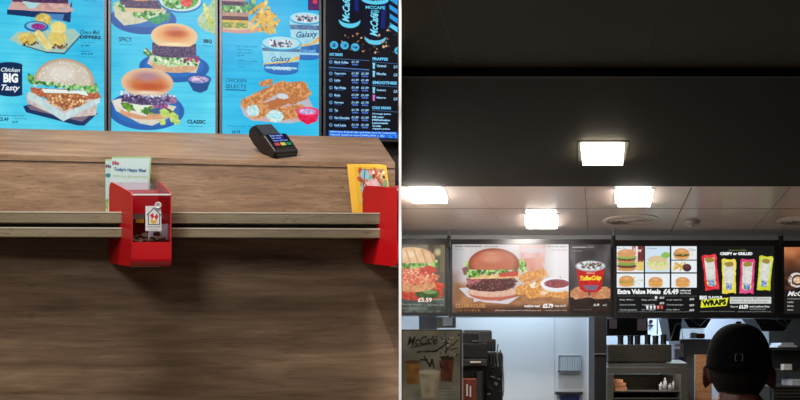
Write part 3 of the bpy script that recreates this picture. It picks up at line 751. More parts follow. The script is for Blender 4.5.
def lf():
    p = Pic(111,158,150,213,(176,198,200),S=3); p.put(np.clip((p.YY-175)/20,0,1), (206,202,206))
    p.ell(138,190,9,3,(210,170,180)); p.ell(124,192,8,2,(196,206,190)); 
    p.text('Me',112,160.4,119,164.6,(150,60,90),.05); p.text("Today's Happy Meal",114,167,147,171.4,(24,90,130),.04,.04); p.text('have you got your toy?',114,173.4,149,176.6,(140,170,80),.0,.04)
    return p
def lf2():
    p = Pic(103,158,142,213,(168,194,190),S=2); p.text('Me',103.4,161.4,110,165,(90,60,90),.05); p.ell(106,172,3,2,(40,110,120)); p.ell(106,200,4,6,(200,180,90),(90,150,90)); return p
leaflet(101, 138, 159, 2.352, .035, 'pale green-edged meal leaflet, the rear one leaning left behind its twin', 'menu_leaflet', lf2, M['green'], .016)
leaflet(107.6, 147.6, 156.4, 2.338, .035, 'pale blue meal leaflet in front of another, behind the collection box', 'menu_leaflet', lf, M['green'])
def yl():
    p = Pic(352,166,386,214,(236,186,34),S=3)
    p.rect(357,168,384,214,(150,150,110),(196,130,110),5); p.dots(357,168,384,200,40,3.2,[(214,120,90),(230,150,150),(150,190,190),(206,190,120),(190,70,50),(120,160,120)],4)
    p.ell(363,173,5,4.4,(150,196,216)); p.poly([(360,181),(376,176),(374,200),(366,206)], (226,170,176),(236,190,190)); p.line(374,168,380,182,3,(190,96,40)); p.line(358,178,372,190,.7,(30,30,30)); p.line(370,168,384,190,.7,(30,30,30)); p.line(364,168,360,184,.7,(30,30,30)); p.dots(372,170,386,176,12,1.4,[(250,240,200),(40,40,40),(210,60,40)],9)
    return p
for i, (a, cv, dd_, lb) in enumerate(((346.3, None, 2.422, 'yellow-edged activity booklet, rearmost of three leaning at the counter end'), (349.6, None, 2.402, 'yellow-edged activity booklet, middle one of three leaning at the counter end'), (353, yl, 2.382, 'yellow activity booklet with colourful cartoon cover, front one of three'))):
    leaflet(a, a+33, 164+i*.6, dd_, .03, lb, 'activity_booklet', cv, M['yellow'], .024)
# =================================================================== RIGHT ROOM SHELL
XR = 4.2
DB0, DB1, DCE = 2.28, .89*F/(HY-186.5), 5.44
struct('ceiling_front', bx(HALF+.001, XR, -2.5, DB0, ZC+.026, ZC+.08), M['darkceil'])
struct('ceiling_bulkhead', bx(HALF+.001, XR, DB0, DB1, ZC, ZC+.08), M['bulk'])
struct('trim_bulkhead_edge', bx(HALF+.001, XR, DB0-.012, DB0-.0005, ZC-.004, ZC+.0255), M['bulkedge'])
struct('ceiling', bx(HALF+.001, XR, DB1+.001, 7.0, ZC+.004, ZC+.08), M['ceil'])
struct('wall_right', bx(XR, XR+.1, -2.5, 7.1, 0, ZC+.1), M['wall'])
struct('wall_back', bx(HALF+.001, XR, 7.0, 7.1, 0, ZC+.1), M['kwall'])
# ceiling joints
def joint(name, pa, pb, da, db, z, w, m):
    s = NB(); xa, xb = X(pa, da), X(pb, db)
    hexa(s, [(xa-w,da,z-.0012),(xa+w,da,z-.0012),(xa+w,da,z+.0005),(xa-w,da,z+.0005),(xb-w,db,z-.0012),(xb+w,db,z-.0012),(xb+w,db,z+.0005),(xb-w,db,z+.0005)])
    return struct(name, s, m)
zc2 = ZC+.004
def dz(py, z=.894): return z*F/(HY-py)
joint('trim_1', 475, 506, dz(187.5), dz(230), zc2, .002, M['seamlite'])
joint('trim_2', 585, 588, dz(187.5), dz(230), zc2, .0015, M['seam'])
joint('trim_3', 691.5, 671, dz(187.5), dz(231), zc2, .003, M['seam'])
joint('trim_4', 790, 752, dz(187.5), dz(231), zc2, .0015, M['seam'])
struct('trim_5', bx(HALF+.002, XR-.01, dz(208.5), dz(208.5)+.006, zc2-.0012, zc2+.0003), M['seam'])
zf = ZC+.026; dzf = lambda py: (zf-EYE)*F/(HY-py)
joint('trim_6', 438, 458, dzf(2), dzf(66), zf, .0025, M['seam'])
joint('trim_7', 655, 645, dzf(2), dzf(71), zf, .0025, M['seam'])

# ceiling lamps
def lamp(pxs, pyt, pyb, z, m, label, power, color, drop=.022):
    """square recessed-edge lamp; pyt/pyb are its near and far edges"""
    d0, d1 = (z-EYE)*F/(HY-pyt), (z-EYE)*F/(HY-pyb)
    x0 = X(pxs[0], d0); x1 = X(pxs[1], d0); x2 = X(pxs[2], d1); x3 = X(pxs[3], d1)
    cx, cy = (x0+x1+x2+x3)/4, (d0+d1)/2
    th = thing('ceiling_lamp', (cx, cy, z-drop), label, 'ceiling lamp', 'bright panel lamps in the ceiling')
    def grow(g): return [(x0-g,d0-g),(x1+g,d0-g),(x3+g,d1+g),(x2-g,d1+g)]
    s = NB(); prism(s, grow(.018), lambda a,b_: (a,b_,z-.004), lambda a,b_: (a,b_,z-.0003)); obj('trim_ring', s, M['trimw'] if z > ZC else M['bulkedge'], th)
    s = NB(); prism(s, grow(0), lambda a,b_: (a,b_,z-drop), lambda a,b_: (a,b_,z-.0042)); obj('diffuser', s, m, th)
    ld = bpy.data.lights.new('lamp_light', 'AREA'); ld.shape = 'RECTANGLE'; ld.size = abs(x1-x0); ld.size_y = d1-d0; ld.energy = power; ld.color = color
    lo = bpy.data.objects.new('lamp_light', ld); COL.objects.link(lo); lo.location = (cx, cy, z-drop-.004)
lamp((408, 441, 413, 447), 187, 199.5, zc2, M['lamp'], 'bright ceiling lamp nearest the white partition, by the bulkhead edge', 9, (1,.94,.88))
lamp((616, 651, 618, 650), 188.5, 203, zc2, M['lamp'], 'bright ceiling lamp on the pale ceiling just beside the round air vent', 10, (1,.94,.88))
lamp((526, 556, 527, 557), 214, 225.5, zc2, M['lamp'], 'farthest bright ceiling lamp, above the big burger board', 8, (1,.94,.88))
lamp((581, 624, 583, 622.5), 142, 160.5, ZC, M['lampw'], 'single warm lamp set in the dark lowered ceiling', 5, (1,.9,.74))

# air vents and smoke detector
def vent(px, py, r, label):
    d = dz(py); c = (X(px, d), d, zc2)
    th = thing('ceiling_vent', (c[0], c[1], zc2-.008), label, 'ceiling vent', 'round air vents in the ceiling')
    for k, (ra, rb) in enumerate(((1, .86), (.74, .66), (.54, .47), (.3, 0))):
        s = NB(); n = 48
        for i in range(n):
            a0, a1 = 2*PI*i/n, 2*PI*(i+1)/n
            def q(rr, a, z): return (c[0]+rr*r*math.cos(a), c[1]+rr*r*math.sin(a), z)
            hexa(s, [q(ra,a0,zc2-.004),q(ra,a1,zc2-.004),q(ra,a1,zc2-.0003),q(ra,a0,zc2-.0003),q(rb,a0,zc2-.009),q(rb,a1,zc2-.009),q(rb,a1,zc2-.004),q(rb,a0,zc2-.004)])
        bmesh.ops.remove_doubles(s, verts=s.verts, dist=1e-5); obj('ring', s, M['ceil'], th)
vent(630, 219.5, .18, 'round air vent in the pale ceiling above the meal grid board')
vent(806, 219.5, .18, 'round air vent cut by the right edge of the picture')
d = dz(221); s = NB(); lathe(s, (X(691, d), d, zc2-.032), [(.03,0),(.05,.004),(.058,.014),(.06,.0315)]); 
th = thing('smoke_detector', (X(691,d), d, zc2-.032), 'small round smoke detector on the pale ceiling', 'smoke detector')
obj('housing', s, M['trimw'], th, smooth=False)
s = NB(); lathe(s, (X(691, d), d, zc2-.04), [(.012,0),(.022,.002),(.024,.008)]); obj('sensor_cap', s, M['trimw'], th)

# valance behind the boards
struct('trim_valance', bx(HALF+.002, XR-.002, 5.44, 5.5, EYE+.79, zc2-.0005), M['kwall'])

# =================================================================== MENU LIGHTBOXES
DBD = 5.2
def board(x0, x1, y0, y1, panels, label, clear_parts=True):
    th = thing('menu_board', ((X(x0,DBD)+X(x1,DBD))/2, DBD+.09, Z(y1,DBD)), label, 'menu board', 'illuminated menu boards under the ceiling')
    s = NB(); pbox(s, x0, x1, y0, y1, DBD+.012, .16)
    # raised rim
    pbox(s, x0, x1, y0, panels[0][1]-.3, DBD, .0119); pbox(s, x0, x1, panels[0][3]+.3, y1, DBD, .0119)
    xs = [x0]
    for p in panels: xs += [p[0]-.2, p[2]+.2]
    xs.append(x1)
    for a, b_ in zip(xs[::2], xs[1::2]):
        if b_-a > .2: pbox(s, a, b_, panels[0][1]-.3, panels[0][3]+.3, DBD, .0119)
    obj('frame', s, M['frame'], th)
    for (a, q, c, e, fn) in panels:
        display('picture_panel', fn(a, q, c, e), lambda px, py, l: (X(px, DBD), DBD+.008-.0015*l, Z(py, DBD)), M['lit'], th)
    return th
M['lit'] = picmat('backlit_print', 1.0, .29)
LGR = [(90,150,50),(130,180,70),(60,110,30),(170,205,110),(200,220,150)]

def pA(x0,y0,x1,y1):
    p = Pic(x0,y0,x1,y1,(96,92,78)); g = np.clip((p.YY-y0)/(y1-y0),0,1)
    p.put(.9*np.ones_like(g), (84,78,62), (120,116,100), 12); p.put(np.clip((p.YY-292)/10,0,1), (92,104,96),(60,64,58),4)
    p.rect(428,y0,434,268,(70,48,34),alpha=.8); p.ell(438,252,5,5,(190,176,130),soft=3); p.rect(440,y0,445,272,(122,110,80),alpha=.7)
    p.ell(412,300,28,5,(70,78,72),soft=3)
    p.ell(418,291,26,10,(176,50,34),(206,90,60),wob=.2); p.ell(428,286,16,6,(190,50,36),(216,100,70),wob=.2); p.ell(428,294,12,5,(44,70,34),(70,100,50),wob=.2); p.ell(430,292,7,2,(120,150,90))
    p.ell(414,285,22,7,(216,160,112),(196,130,86)); p.ell(414,277,24,7,(206,92,66),(224,150,110),1.6,wob=.3); p.ell(408,271,20,7,(206,80,56),(230,160,120),1.4,wob=.35); p.ell(428,270,9,5,(196,60,44),wob=.2)
    p.dots(399,268,434,284,60,.9,[(230,160,120),(190,70,50),(240,196,160),(160,50,36)],5)
    p.frill(399,266,434,262,5,LGR,60,2.6,5); p.frill(428,258,438,266,6,LGR,26,2.6,6)
    p.ell(411,258,24,11,(206,160,112),(222,184,140),5,ycut=263); p.ell(409,254,16,5,(232,204,166),soft=4)
    for i in range(5): p.line(398+i*8,250,402+i*8,262,1.6,(166,110,70),alpha=.5)
    p.text('£5.59',418,297.6,432,302,(236,232,220),.03); p.text('with medium fries',434,298.6,444,300,(200,196,180),0); p.text('Smoky bacon',402,303.4,422,305.4,(170,170,150),0); p.text('1205 kcal per meal',402,307.6,426,309.4,(150,150,136),0); p.text('and medium drink',428,304,444,305.6,(180,176,160),0)
    return p
def pB(x0,y0,x1,y1):
    p = Pic(x0,y0,x1,y1,(206,200,200)); yy = p.YY; xx = p.XX
    p.put(np.clip((466-xx)/12,0,1)*.55, (120,128,130)); p.put(np.clip((yy-262)/10,0,1)*np.clip((470-xx)/14,0,1)*.5, (190,160,160)); p.put(np.clip((xx-545)/10,0,1)*.8, (238,234,236))
    p.put(np.clip((yy-279-(xx-452)*.12)/6,0,1), (176,124,84),(150,100,66),6); p.put(np.clip((yy-303)/6,0,1), (92,60,40),(70,46,34),5)
    p.put(np.clip((462-xx)/10,0,1)*np.clip((yy-268)/8,0,1)*.7, (120,96,80))
    # iced drink behind
    p.poly([(519,245),(546,245),(543,290),(523,290)], (216,150,140),(226,176,166),5,alpha=.75); p.ell(533,250,13,3,(206,200,210),alpha=.7); p.poly([(524,258),(543,258),(541,280),(525,280)], (206,130,110),(220,160,140),5,alpha=.8)
    # paper, bun, patties
    p.poly([(459,288),(474,287),(474,302),(484,300),(468,297)], (206,206,214)); p.poly([(466,296),(480,297),(500,301),(520,296),(508,304),(484,302)], (214,208,212))
    p.ell(493,293,24,7.5,(190,106,84)); p.ell(493,291.5,25.5,5.5,(226,188,166),(216,170,146)); 
    p.ell(491,285.5,24.5,6,(104,56,54),(70,34,34),cell=1.3,wob=.15); p.ell(493,280.5,24,5,(116,64,60),(76,38,38),cell=1.3,wob=.15); p.dots(469,279,515,290,70,.7,[(160,110,100),(60,30,30),(190,140,120),(90,46,44)],3)
    p.poly([(466,278),(482,279),(478,283),(468,285)], (150,70,80),(190,120,120),1.4); p.poly([(470,275),(520,273),(519,278),(470,279)], (232,200,140),(214,160,110))
    p.poly([(498,273),(519,270),(518,276),(500,277)], (196,74,56)); p.poly([(462,268),(468,266),(470,274),(464,275)], (150,80,90),(110,90,80),1.6)
    p.frill(468,274,526,266,6,LGR+[(50,90,30),(90,140,60)],150,2.2,5); p.frill(466,262,470,268,4,LGR,14,2,6); p.frill(520,262,526,270,6,LGR,26,2.6,8)
    p.bun(494,264,25.5,16,(190,108,78),(214,146,120),(148,72,50),269.5); p.ell(490,253,13,3,(226,180,160),soft=4,alpha=.6)
    # mozzarella sticks, dip
    for (a,b_,c,e,w) in ((524,278,543,273,9),(521,290,541,284,10),(546,292,565,294,8),(530,294,548,293,8)): p.line(a,b_,c,e,w,(230,170,96),(206,136,66),1.6,wob=1.5)
    p.ell(534,285,4,3,(244,226,200),wob=.3); p.ell(544,293,5,3,(240,216,190),soft=2); p.dots(520,274,566,298,60,1,[(240,190,120),(190,120,60)],7)
    p.ell(556,286,14,6,(226,222,226)); p.ell(556,283.5,15.5,6,(240,238,240)); p.ell(557,283.5,12.5,4.4,(126,60,72),(170,90,100),1.4); p.poly([(556,283),(565,284),(560,287),(553,286)], (160,80,60))
    p.text('Premium Clubhouse Burgers',455.4,245.2,482,247.4,(46,44,48),.03); p.text('with mozzarella',484,245.4,498,247,(70,66,70),.0); p.text('two beef patties',455.4,248.6,464,249.8,(80,76,78),0)
    p.text('Mozzarella dippers',548,245.6,567,247.6,(120,116,120),.01); p.text('with tomato salsa',551,249,567,250.4,(140,136,140),0)
    p.text('CLUBHOUSE',455.5,304,485.5,307.6,(206,150,90),.02); p.text('D O U B L E',460,309.6,480,311,(190,140,90),0); 
    p.text('medium meal',524.5,304.4,540,307.2,(240,236,232),.03); p.text('£5.79',543,303.6,553.4,308,(250,248,244),.05); p.text('large £6.29',555,304.6,566,307.2,(240,236,232),.02); p.text('with medium fries and drink from 985 kcal per meal',495,309.6,541,311.2,(230,220,210),0); p.text('excludes premium drinks',545,309.6,567,311,(220,210,200),0)
    return p
def pB2(x0,y0,x1,y1):
    p = Pic(x0,y0,x1,y1,(70,64,64)); p.put(np.ones_like(p.XX)*.8,(62,56,56),(96,90,92),10); p.put(np.clip((p.YY-296)/4,0,1),(56,38,30),(40,30,26),3)
    p.ell(574,262,3,12,(120,116,124),soft=3,alpha=.6); p.ell(606,262,4,14,(110,104,110),soft=3,alpha=.5)
    for (pts) in (((570.5,291),(578,286),(588,288),(589,297),(576,299),(571,297)), ((589,297),(594,289),(606,286),(611,289),(611,298),(596,299))): p.poly(pts,(214,160,116),(180,120,80),2,wob=1)
    p.ell(583,294,3.5,3,(196,120,90)); p.ell(594,293.5,3.5,3,(190,110,80)); p.ell(586,288,14,2,(206,150,110),soft=2)
    p.poly([(576.5,268),(605,268),(601.5,289),(597,292),(585,292),(580,289)], (206,40,34),(186,28,26),4); p.poly([(577,268),(605,268),(604.6,271),(577.4,271)], (170,40,36))
    p.poly([(583,285),(599,285),(597,290),(586,290)], (96,110,150),(150,90,90),1.4)
    p.ell(590.7,266,15,5.4,(176,184,190)); p.ell(590.7,265.6,13.4,4.3,(226,230,234)); p.dots(580,262.6,602,268.4,70,.9,[(60,60,66),(90,70,60),(120,150,110),(150,60,60)],5)
    p.text('ToffeeCrisp',580.2,275.4,601.6,281.6,(246,214,60),.06,-.04); p.text('McFlurry',587,272,595,274.2,(240,200,190),.02); p.text('Speciality Sandwiches',572.4,246.2,586,248.2,(220,216,210),.02); p.text('and McFlurry',587,246.2,594,248.2,(190,186,184),.0); p.text('limited time',572.4,250,582,251.4,(170,166,164),0)
    p.text('£1.49',594,303.6,599.5,306,(230,226,220),.04); p.text('each',603,303.8,607,305.8,(230,226,220),.0); p.text('Subject to availability',574,309,592,310.4,(120,116,112),0)
    return p
def minib(p, cx, cy, r, seed, kind=0):
    p.ell(cx,cy+r*.42,r,r*.34,(220,166,100)); p.ell(cx,cy+r*.18,r*.98,r*.2,(110,64,46) if kind == 0 else (214,150,80)); p.frill(cx-r,cy+r*.05,cx+r,cy+r*.05,r*.12,LGR if kind < 2 else [(236,190,90)],18,r*.16,seed)
    p.ell(cx,cy-r*.1,r,r*.62,(214,150,92),ycut=cy+.3); p.ell(cx,cy-r*.35,r*.6,r*.25,(236,190,140),soft=2)
def pC(x0,y0,x1,y1):
    p = Pic(x0,y0,x1,y1,(22,22,22)); Wt = (234,240,244)
    cells = ((617,246,644,272),(645.6,246,670.3,272),(671.7,246,697,259.4),(671.7,260.6,697,272),(617,273.6,644,287.4),(645.6,273.6,670.3,287.4),(671.7,273.6,697,287.4))
    for i, (a,b_,c,e) in enumerate(cells): p.rect(a,b_,c,e,(232,238,242) if i != 1 else (206,226,240)); 
    p.rect(638,246,644,262,(120,54,50)); p.rect(632,246,636,254,(150,90,80),alpha=.7)
    for k,(yy,c) in enumerate(((269,(206,150,90)),(266,(116,64,50)),(263.6,(130,170,80)),(261,(200,146,90)),(258.6,(110,60,46)),(257,(150,180,90)))): p.ell(627,yy,9.6,2.1,c,wob=.2)
    p.ell(627,253.6,9.4,4.6,(216,156,104),ycut=256.5); p.ell(625,251.4,5,1.6,(238,190,150),soft=2)
    for i in range(7): p.line(638+i*.9,270,637+i*1.1,261+(i%3),1.1,(232,196,110))
    p.ell(659,266,11.5,4.6,(226,216,170)); p.ell(658,263,11,2.6,(190,206,110),(230,230,180),1.3); p.ell(658,259.6,10,4,(216,196,150),ycut=262); p.ell(666,255,4.6,3,(140,190,90),wob=.2)
    minib(p,682,253.6,7.6,4); p.rect(690,252,694,256,(240,210,190),alpha=.5)
    for i in range(12): p.line(674+i%6*2.2,270-(i%3),676+i%5*2.4,262+(i%4),1.2,((230,190,100),(206,160,70))[i%2])
    p.ell(687.5,267.6,4.2,3.8,(70,44,50)); p.ell(687.5,266.6,2.6,1.8,(110,60,60))
    minib(p,627,281,7.6,8,1); minib(p,656,282,7,9,2); minib(p,683,282,7,10,2)
    p.dots(634,276,643,286,8,1,[(190,210,160)],3)
    p.text('Big Mac',618,247.4,627,249,(80,80,90),.0); p.text('New',634,248,642,252,(240,220,210),.03); p.text('Chicken',647,247.4,657,249,(80,100,120),.0); p.text('Sides',689,248,696,251,(120,140,150),.0)
    t = p.text; W_ = (236,240,240)
    t('Extra Value Meals',617.8,289,661,294,W_,.055); t('£4.49',663.6,288.8,679,294.4,W_,.05); t('medium meal',680.4,289.4,691,291.2,W_,.03); t('from 750 kcal',680.4,292.2,691,293.8,W_,.02)
    R = random.Random(3)
    items = ('Big Mac','Quarter Pounder','Chicken Sandwich','Filet of Fish','Veggie Deli','Six Nuggets','Large upgrade','Cheeseburger')
    for i in range(9): 
        t(items[i%8],(620,620,620,642,642,642,667,667,667)[i],(299,304,309)[i%3],(634,636,637,657,655,656,682,684,680)[i],(300.6,305.6,310.4)[i%3],(190,196,196),.01)
    for (a,q) in ((660,296.6),(660,302),(690,298),(690,304),(690,309)): t('£4.%d9'%(a%5+1),a,q,a+4.4,q+2.2,W_,.03)
    p.ell(656.5,297.4,1.5,1.5,(236,236,236))
    for i,c in enumerate(((236,236,236),(236,236,236),(206,220,230),(230,140,130),(226,80,70))): p.poly([(646.5+i*3.6,305.6),(649+i*3.6,305.6),(648.6+i*3.6,308.8),(646.9+i*3.6,308.8)],c)
    for i in range(4): p.line(617+i*21,296,636+i*21,296,.3,(120,124,124))
    t('Adults need around 2000 kcal a day. Meals include fries and a drink',618,311.2,690,312.4,(150,154,154),0)
    return p
def wrapper(p, cx, cy, w, h, ang, col, col2, seed):
    ca, sa = math.cos(ang), math.sin(ang)
    def q(u, v): return (cx+u*w*ca-v*h*sa, cy+u*w*sa+v*h*ca)
    p.poly([q(-.5,-.46),(q(-.36,-.5)),q(0,-.47),q(.4,-.5),q(.5,-.44),q(.46,0),q(.5,.5),q(.2,.47),q(-.1,.5),q(-.46,.5),q(-.44,0)], col, col2, 4, wob=.6)
    p.poly([q(-.34,-.40),q(.34,-.40),q(.3,.22),q(-.3,.22)], (226,226,220),(206,206,200),2)
    c = q(0,-.34); p.ell(c[0],c[1],w*.3,2.4,(190,120,60),(120,150,60),wob=.4,cell=1); 
    a = q(0,.3); p.ell(a[0],a[1],w*.32,3.6,(236,226,110)); p.poly([q(-.2,.2),q(.24,.22),q(.2,.4),q(-.2,.38)], (196,206,226),(60,100,170),1.0)
def pC2(x0,y0,x1,y1):
    p = Pic(x0,y0,x1,y1,(24,24,25)); W_ = (236,240,240)
    wrapper(p,711,272,15,36,-.09,(214,40,54),(236,70,80),1); wrapper(p,729.4,276,14.6,35,-.0,(232,206,60),(240,224,110),2)
    wrapper(p,747.6,276,15,35,.05,(214,60,110),(226,90,140),3); wrapper(p,765.4,273,14,35,.1,(196,206,40),(216,222,80),4)
    t = p.text; t('Choose your chicken',729,249.4,747,250.8,(150,170,80),.01); t('CRISPY or GRILLED',720.4,252,753,255,W_,.06)
    p.poly([(702,300),(729,297.6),(727,305.6),(701,307.6)], (226,230,50)); t('BIG',700,295.6,707.4,299.6,W_,.06); t('FLAVOUR',709,296,723,298.6,W_,.04); t('WRAPS',702.6,299.6,726.6,305.6,(16,16,16),.07,-.07)
    p.rect(730.4,297,771.6,303.4,(206,210,206)); t('Chicken and bacon, BBQ and bacon,',731.6,297.6,770.6,299.8,(40,40,44),.0); t('sweet chilli, peri peri and cajun',731.6,300.6,768,302.8,(40,40,44),.0)
    t('Medium meal',731,305.6,738,307.4,W_,.0); t('£4.59',739.4,304.6,748.6,308.8,W_,.05); t('and medium fries',750,305.4,770,307.4,W_,.01); t('from 740 kcal per meal',750,308.4,766,309.8,(190,194,194),.0)
    t('Served with lettuce in a toasted tortilla wrap',700.4,310.8,735,312,(150,154,150),0); t('Adults need around 2000 kcal',738,310.8,771,312,(150,154,150),0)
    return p
def pD(x0,y0,x1,y1):
    p = Pic(x0,y0,x1,y1,(48,34,28)); p.put(np.clip((276-p.YY)/26,0,1), (196,120,74),(150,84,50),8); p.put(np.clip((256-p.YY)/8,0,1)*.7,(226,150,96),(190,120,80),6); p.put(np.clip((p.YY-280)/10,0,1), (30,28,28))
    p.ell(797,280,8,7.5,(216,210,206)); p.ell(798,280,5.6,5.4,(60,36,28)); p.ell(798,280,4,3.6,(206,160,120),(240,226,206),1.4); p.dots(786,276,794,285,14,1,[(120,60,36),(90,46,30)],4); p.ell(790,288,8,3,(80,50,36),soft=2)
    p.text('McCafé',788,291,812,296,(230,226,220),.03); p.text('Freshly ground',788,298,800,299.6,(200,196,190),.0)
    for i in range(3): p.text(('Latte','Mocha','Espresso')[i],788,301+i*4,794,302.8+i*4,(190,186,180),.02)
    return p
board(396.2+5.4, 448.6, 238.6, 315.4, [(402.2,244.4,445,312.4,pA)], 'illuminated board cut by the partition, red and green stacked sandwich')
board(449.8, 612.2, 239.2, 316.6, [(452.4,244.2,568.8,312.6,pB),(570.6,244.2,610.6,312.6,pB2)], 'wide illuminated board with the biggest burger and a red ice cream cup')
board(613.4, 779, 240, 318, [(616.6,245.6,698,313.4,pC),(699.2,245.6,774.6,313.4,pC2)], 'illuminated board with a grid of meal photos and four bright wraps')
board(780.4, 835, 240.6, 318.5, [(784.4,247,830,313.6,pD)], 'illuminated coffee board cut by the right edge of the picture')
# hanging brackets between the boards
for px in (448.9, 612.8, 779.8):
    th = thing('board_bracket', (X(px,DBD-.012), DBD-.012, Z(246,DBD)), {448.9:'dark hanging bracket between the sandwich board and the big burger board',612.8:'dark hanging bracket between the ice cream cup and the meal grid board',779.8:'dark hanging bracket between the wraps board and the coffee board'}[px], 'bracket', 'brackets holding the menu boards')
    s = NB(); box(s, X(px,DBD)-.012, X(px,DBD)+.012, DBD-.03, DBD-.001, Z(248,DBD), Z(236,DBD), .003); obj('clamp', s, M['frame'], th)
    s = NB(); cyl(s, (X(px,DBD), DBD-.015, Z(236,DBD)), (X(px,DBD), DBD-.015, zc2-.0005), .006); obj('rod', s, M['steel'], th)

# =================================================================== KITCHEN BEHIND
def solid(name, px0, px1, py0, py1, d, depth, m, parent=None, bev=0, label=None):
    s = NB(); pbox(s, px0, px1, py0, py1, d, depth, bev); return obj(name, s, m, parent, label=label)
# service counter below the picture that carries the machines
th = thing('service_counter', (1.5, 4.3, 0), 'steel service counter carrying the drinks machines, below the boards', 'counter')
obj('cabinet', bx(.05, 4.0, 3.95, 4.7, .002, 1.02), M['dsteel'], th); obj('worktop', bx(.03, 4.02, 3.9, 4.75, 1.021, 1.06, .005), M['steel'], th)

# McCafe poster panel
def pM(x0,y0,x1,y1):
    p = Pic(x0,y0,x1,y1,(84,80,68)); p.put(np.ones_like(p.XX)*.8,(80,78,66),(104,98,84),14); p.put(np.clip((p.YY-372)/20,0,1),(118,112,96),(90,88,78),8)
    dk = (24,20,16)
    p.poly([(405,362),(420,362),(418,384),(407,384)],(122,86,34),(96,62,24),5); p.ell(412.5,362,7.6,2,(70,46,24))
    p.poly([(441,359),(454,357),(452,382),(441,381)],(84,44,28),(60,30,20),4); p.ell(447,358,6.6,2,(40,24,18))
    p.poly([(419,373),(440,371),(437,398),(422,398)],(120,110,88),(140,130,106),5); p.ell(429.5,372,10.5,2.4,(150,140,120))
    for (a,b_,c,e,w) in ((417,352,436,351,1.6),(436,351,448,343,1.4),(424,357,430,366,1.8),(430,366,432,360,2),(432,360,434,368,1.4),(421,360,427,360,1.6),(446,353,446,340,1.2),(444,354,452,344,1),(440,362,441,368,1.4),(452,346,458,340,1),(446,345,441,337,.9),(450,350,458,348,.8)): p.line(a,b_,c,e,w,dk,wob=1)
    R = random.Random(8)
    for i in range(26):
        a,q = R.uniform(438,459),R.uniform(334,358); p.ell(a,q,R.uniform(.4,1.3),R.uniform(.4,1),R.choice([dk,(150,144,126)]))
    p.text('McCafé',407,336,438,345,dk,.02,-.03); p.line(411,347.5,430,343.5,1.2,dk)
    for i in range(3): p.text(('Iced frappes','Mango and strawberry','blended with ice')[i],441,388+i*3,(452,458,455)[i],389.6+i*3,(60,58,50),.0)
    return p
DP = 4.0
th = thing('poster_stand', (X(431,DP), DP+.02, 1.061), 'dim olive poster panel with three iced drinks, standing by the partition', 'poster panel')
s = NB(); box(s, X(401.6,DP), X(462,DP), DP+.006, DP+.04, 1.0615, Z(329.4,DP), .002); obj('frame', s, M['dark'], th)
display('poster', pM(402.4,330.6,460.4,400+40), lambda px, py, l: (X(px,DP), DP+.004-.0008*l, Z(py,DP)), picmat('poster_added_glow', .22, .4, .6), th)  # unlit print; weak emission stands in for light falling on it

# coffee machine
DM = 4.25
th = thing('coffee_machine', (X(474,DM), DM+.2, 1.061), 'dark coffee machine right of the iced drinks poster', 'coffee machine')
solid('body', 462.5, 484, 332.5, 438, DM+.03, .36, M['dark'], th, .006)
solid('hopper', 464, 491, 330, 335.5, DM+.05, .3, M['darkgrey'], th, .004); solid('hopper_lid', 479, 492, 331, 343, DM+.0, .045, M['darkgrey'], th, .004)
solid('upper_panel', 463, 488, 343.5, 358, DM-.0, .0295, M['dark'], th, .004)
solid('chrome_strip', 472, 481.5, 340.2, 341.8, DM+.022, .0075, M['steel'], th); solid('chrome_handle', 470.5, 481, 361.4, 363, DM-.02, .019, M['lip'], th, .001)
solid('spout_panel', 463, 487, 359, 366, DM+.001, .0285, M['darkgrey'], th, .003)
solid('side_panel', 477, 482, 372, 438, DM+.004, .025, M['darkgrey'], th, .002)
th = thing('carton', (X(469,4.12), 4.15, 1.061), 'red and orange carton at the foot of the coffee machine', 'carton')
solid('box', 463.4, 476.5, 379, 441.4, 4.12, .08, M['redbox'], th, .002); solid('white_mark', 466.2, 468, 384, 396, 4.1185, .0012, M['card'], th); solid('white_mark', 469.6, 471.2, 386, 397, 4.1185, .0012, M['card'], th)
# tap and hose stack beside it
th = thing('beverage_tower', (X(495,4.35), 4.42, 1.061), 'cluttered dark drinks tower with pale hoses in front of the white wall', 'beverage tower')
solid('column', 484.5, 503, 352, 435.6, 4.4, .12, M['dark'], th, .012)
solid('top_box', 486, 496, 339, 351.5, 4.4, .1, M['darkgrey'], th, .006)
R = random.Random(2)
for i, (px, y0, y1) in enumerate(((491.5,346,364),(494.6,345,369),(497.6,344,367),(500.4,350,372),(503.2,356,396))):
    s = NB(); pts = [(X(px+math.sin(k*.9+i)*.5, 4.36), 4.36+.004*math.sin(k), Z(y0+(y1-y0)*k/6, 4.36)) for k in range(7)]; tube(s, pts, .0042); obj('hose', s, M['hose'] if i in (2,4) else M['darkgrey'], th)
for (px, py, w, h) in ((492,371,4,6),(494.5,366,5,3),(490,388,7,2.4),(493,377,5,2),(496,384,3,5),(499,379,3,3),(489,394,3,3),(500,392,2.4,6)):
    s = NB(); c = Vector((X(px,4.37),4.378,Z(py,4.37))); box(s, X(px-w/2,4.37), X(px+w/2,4.37), 4.37, 4.386, Z(py+h/4,4.37), Z(py-h/4,4.37), .0015, 1, (c, Matrix.Rotation(R.uniform(-.9,.9),3,'Y'))); obj('fitting', s, M['hose'] if R.random()<.7 else M['dark'], th)
th = thing('electrical_box', (X(436,5.3), 5.3, Z(329,5.3)), 'pale electrical box and post hanging under the sandwich board', 'electrical box')
solid('post', 419, 437, 238.4, 352, 5.6, .04, M['machine'], th, .002); solid('box', 437.3, 456, 317, 327.8, 5.55, .1, M['steel'], th, .004); solid('cover', 443, 452.5, 317.5, 325.5, 5.53, .019, M['paleplas'], th, .002)

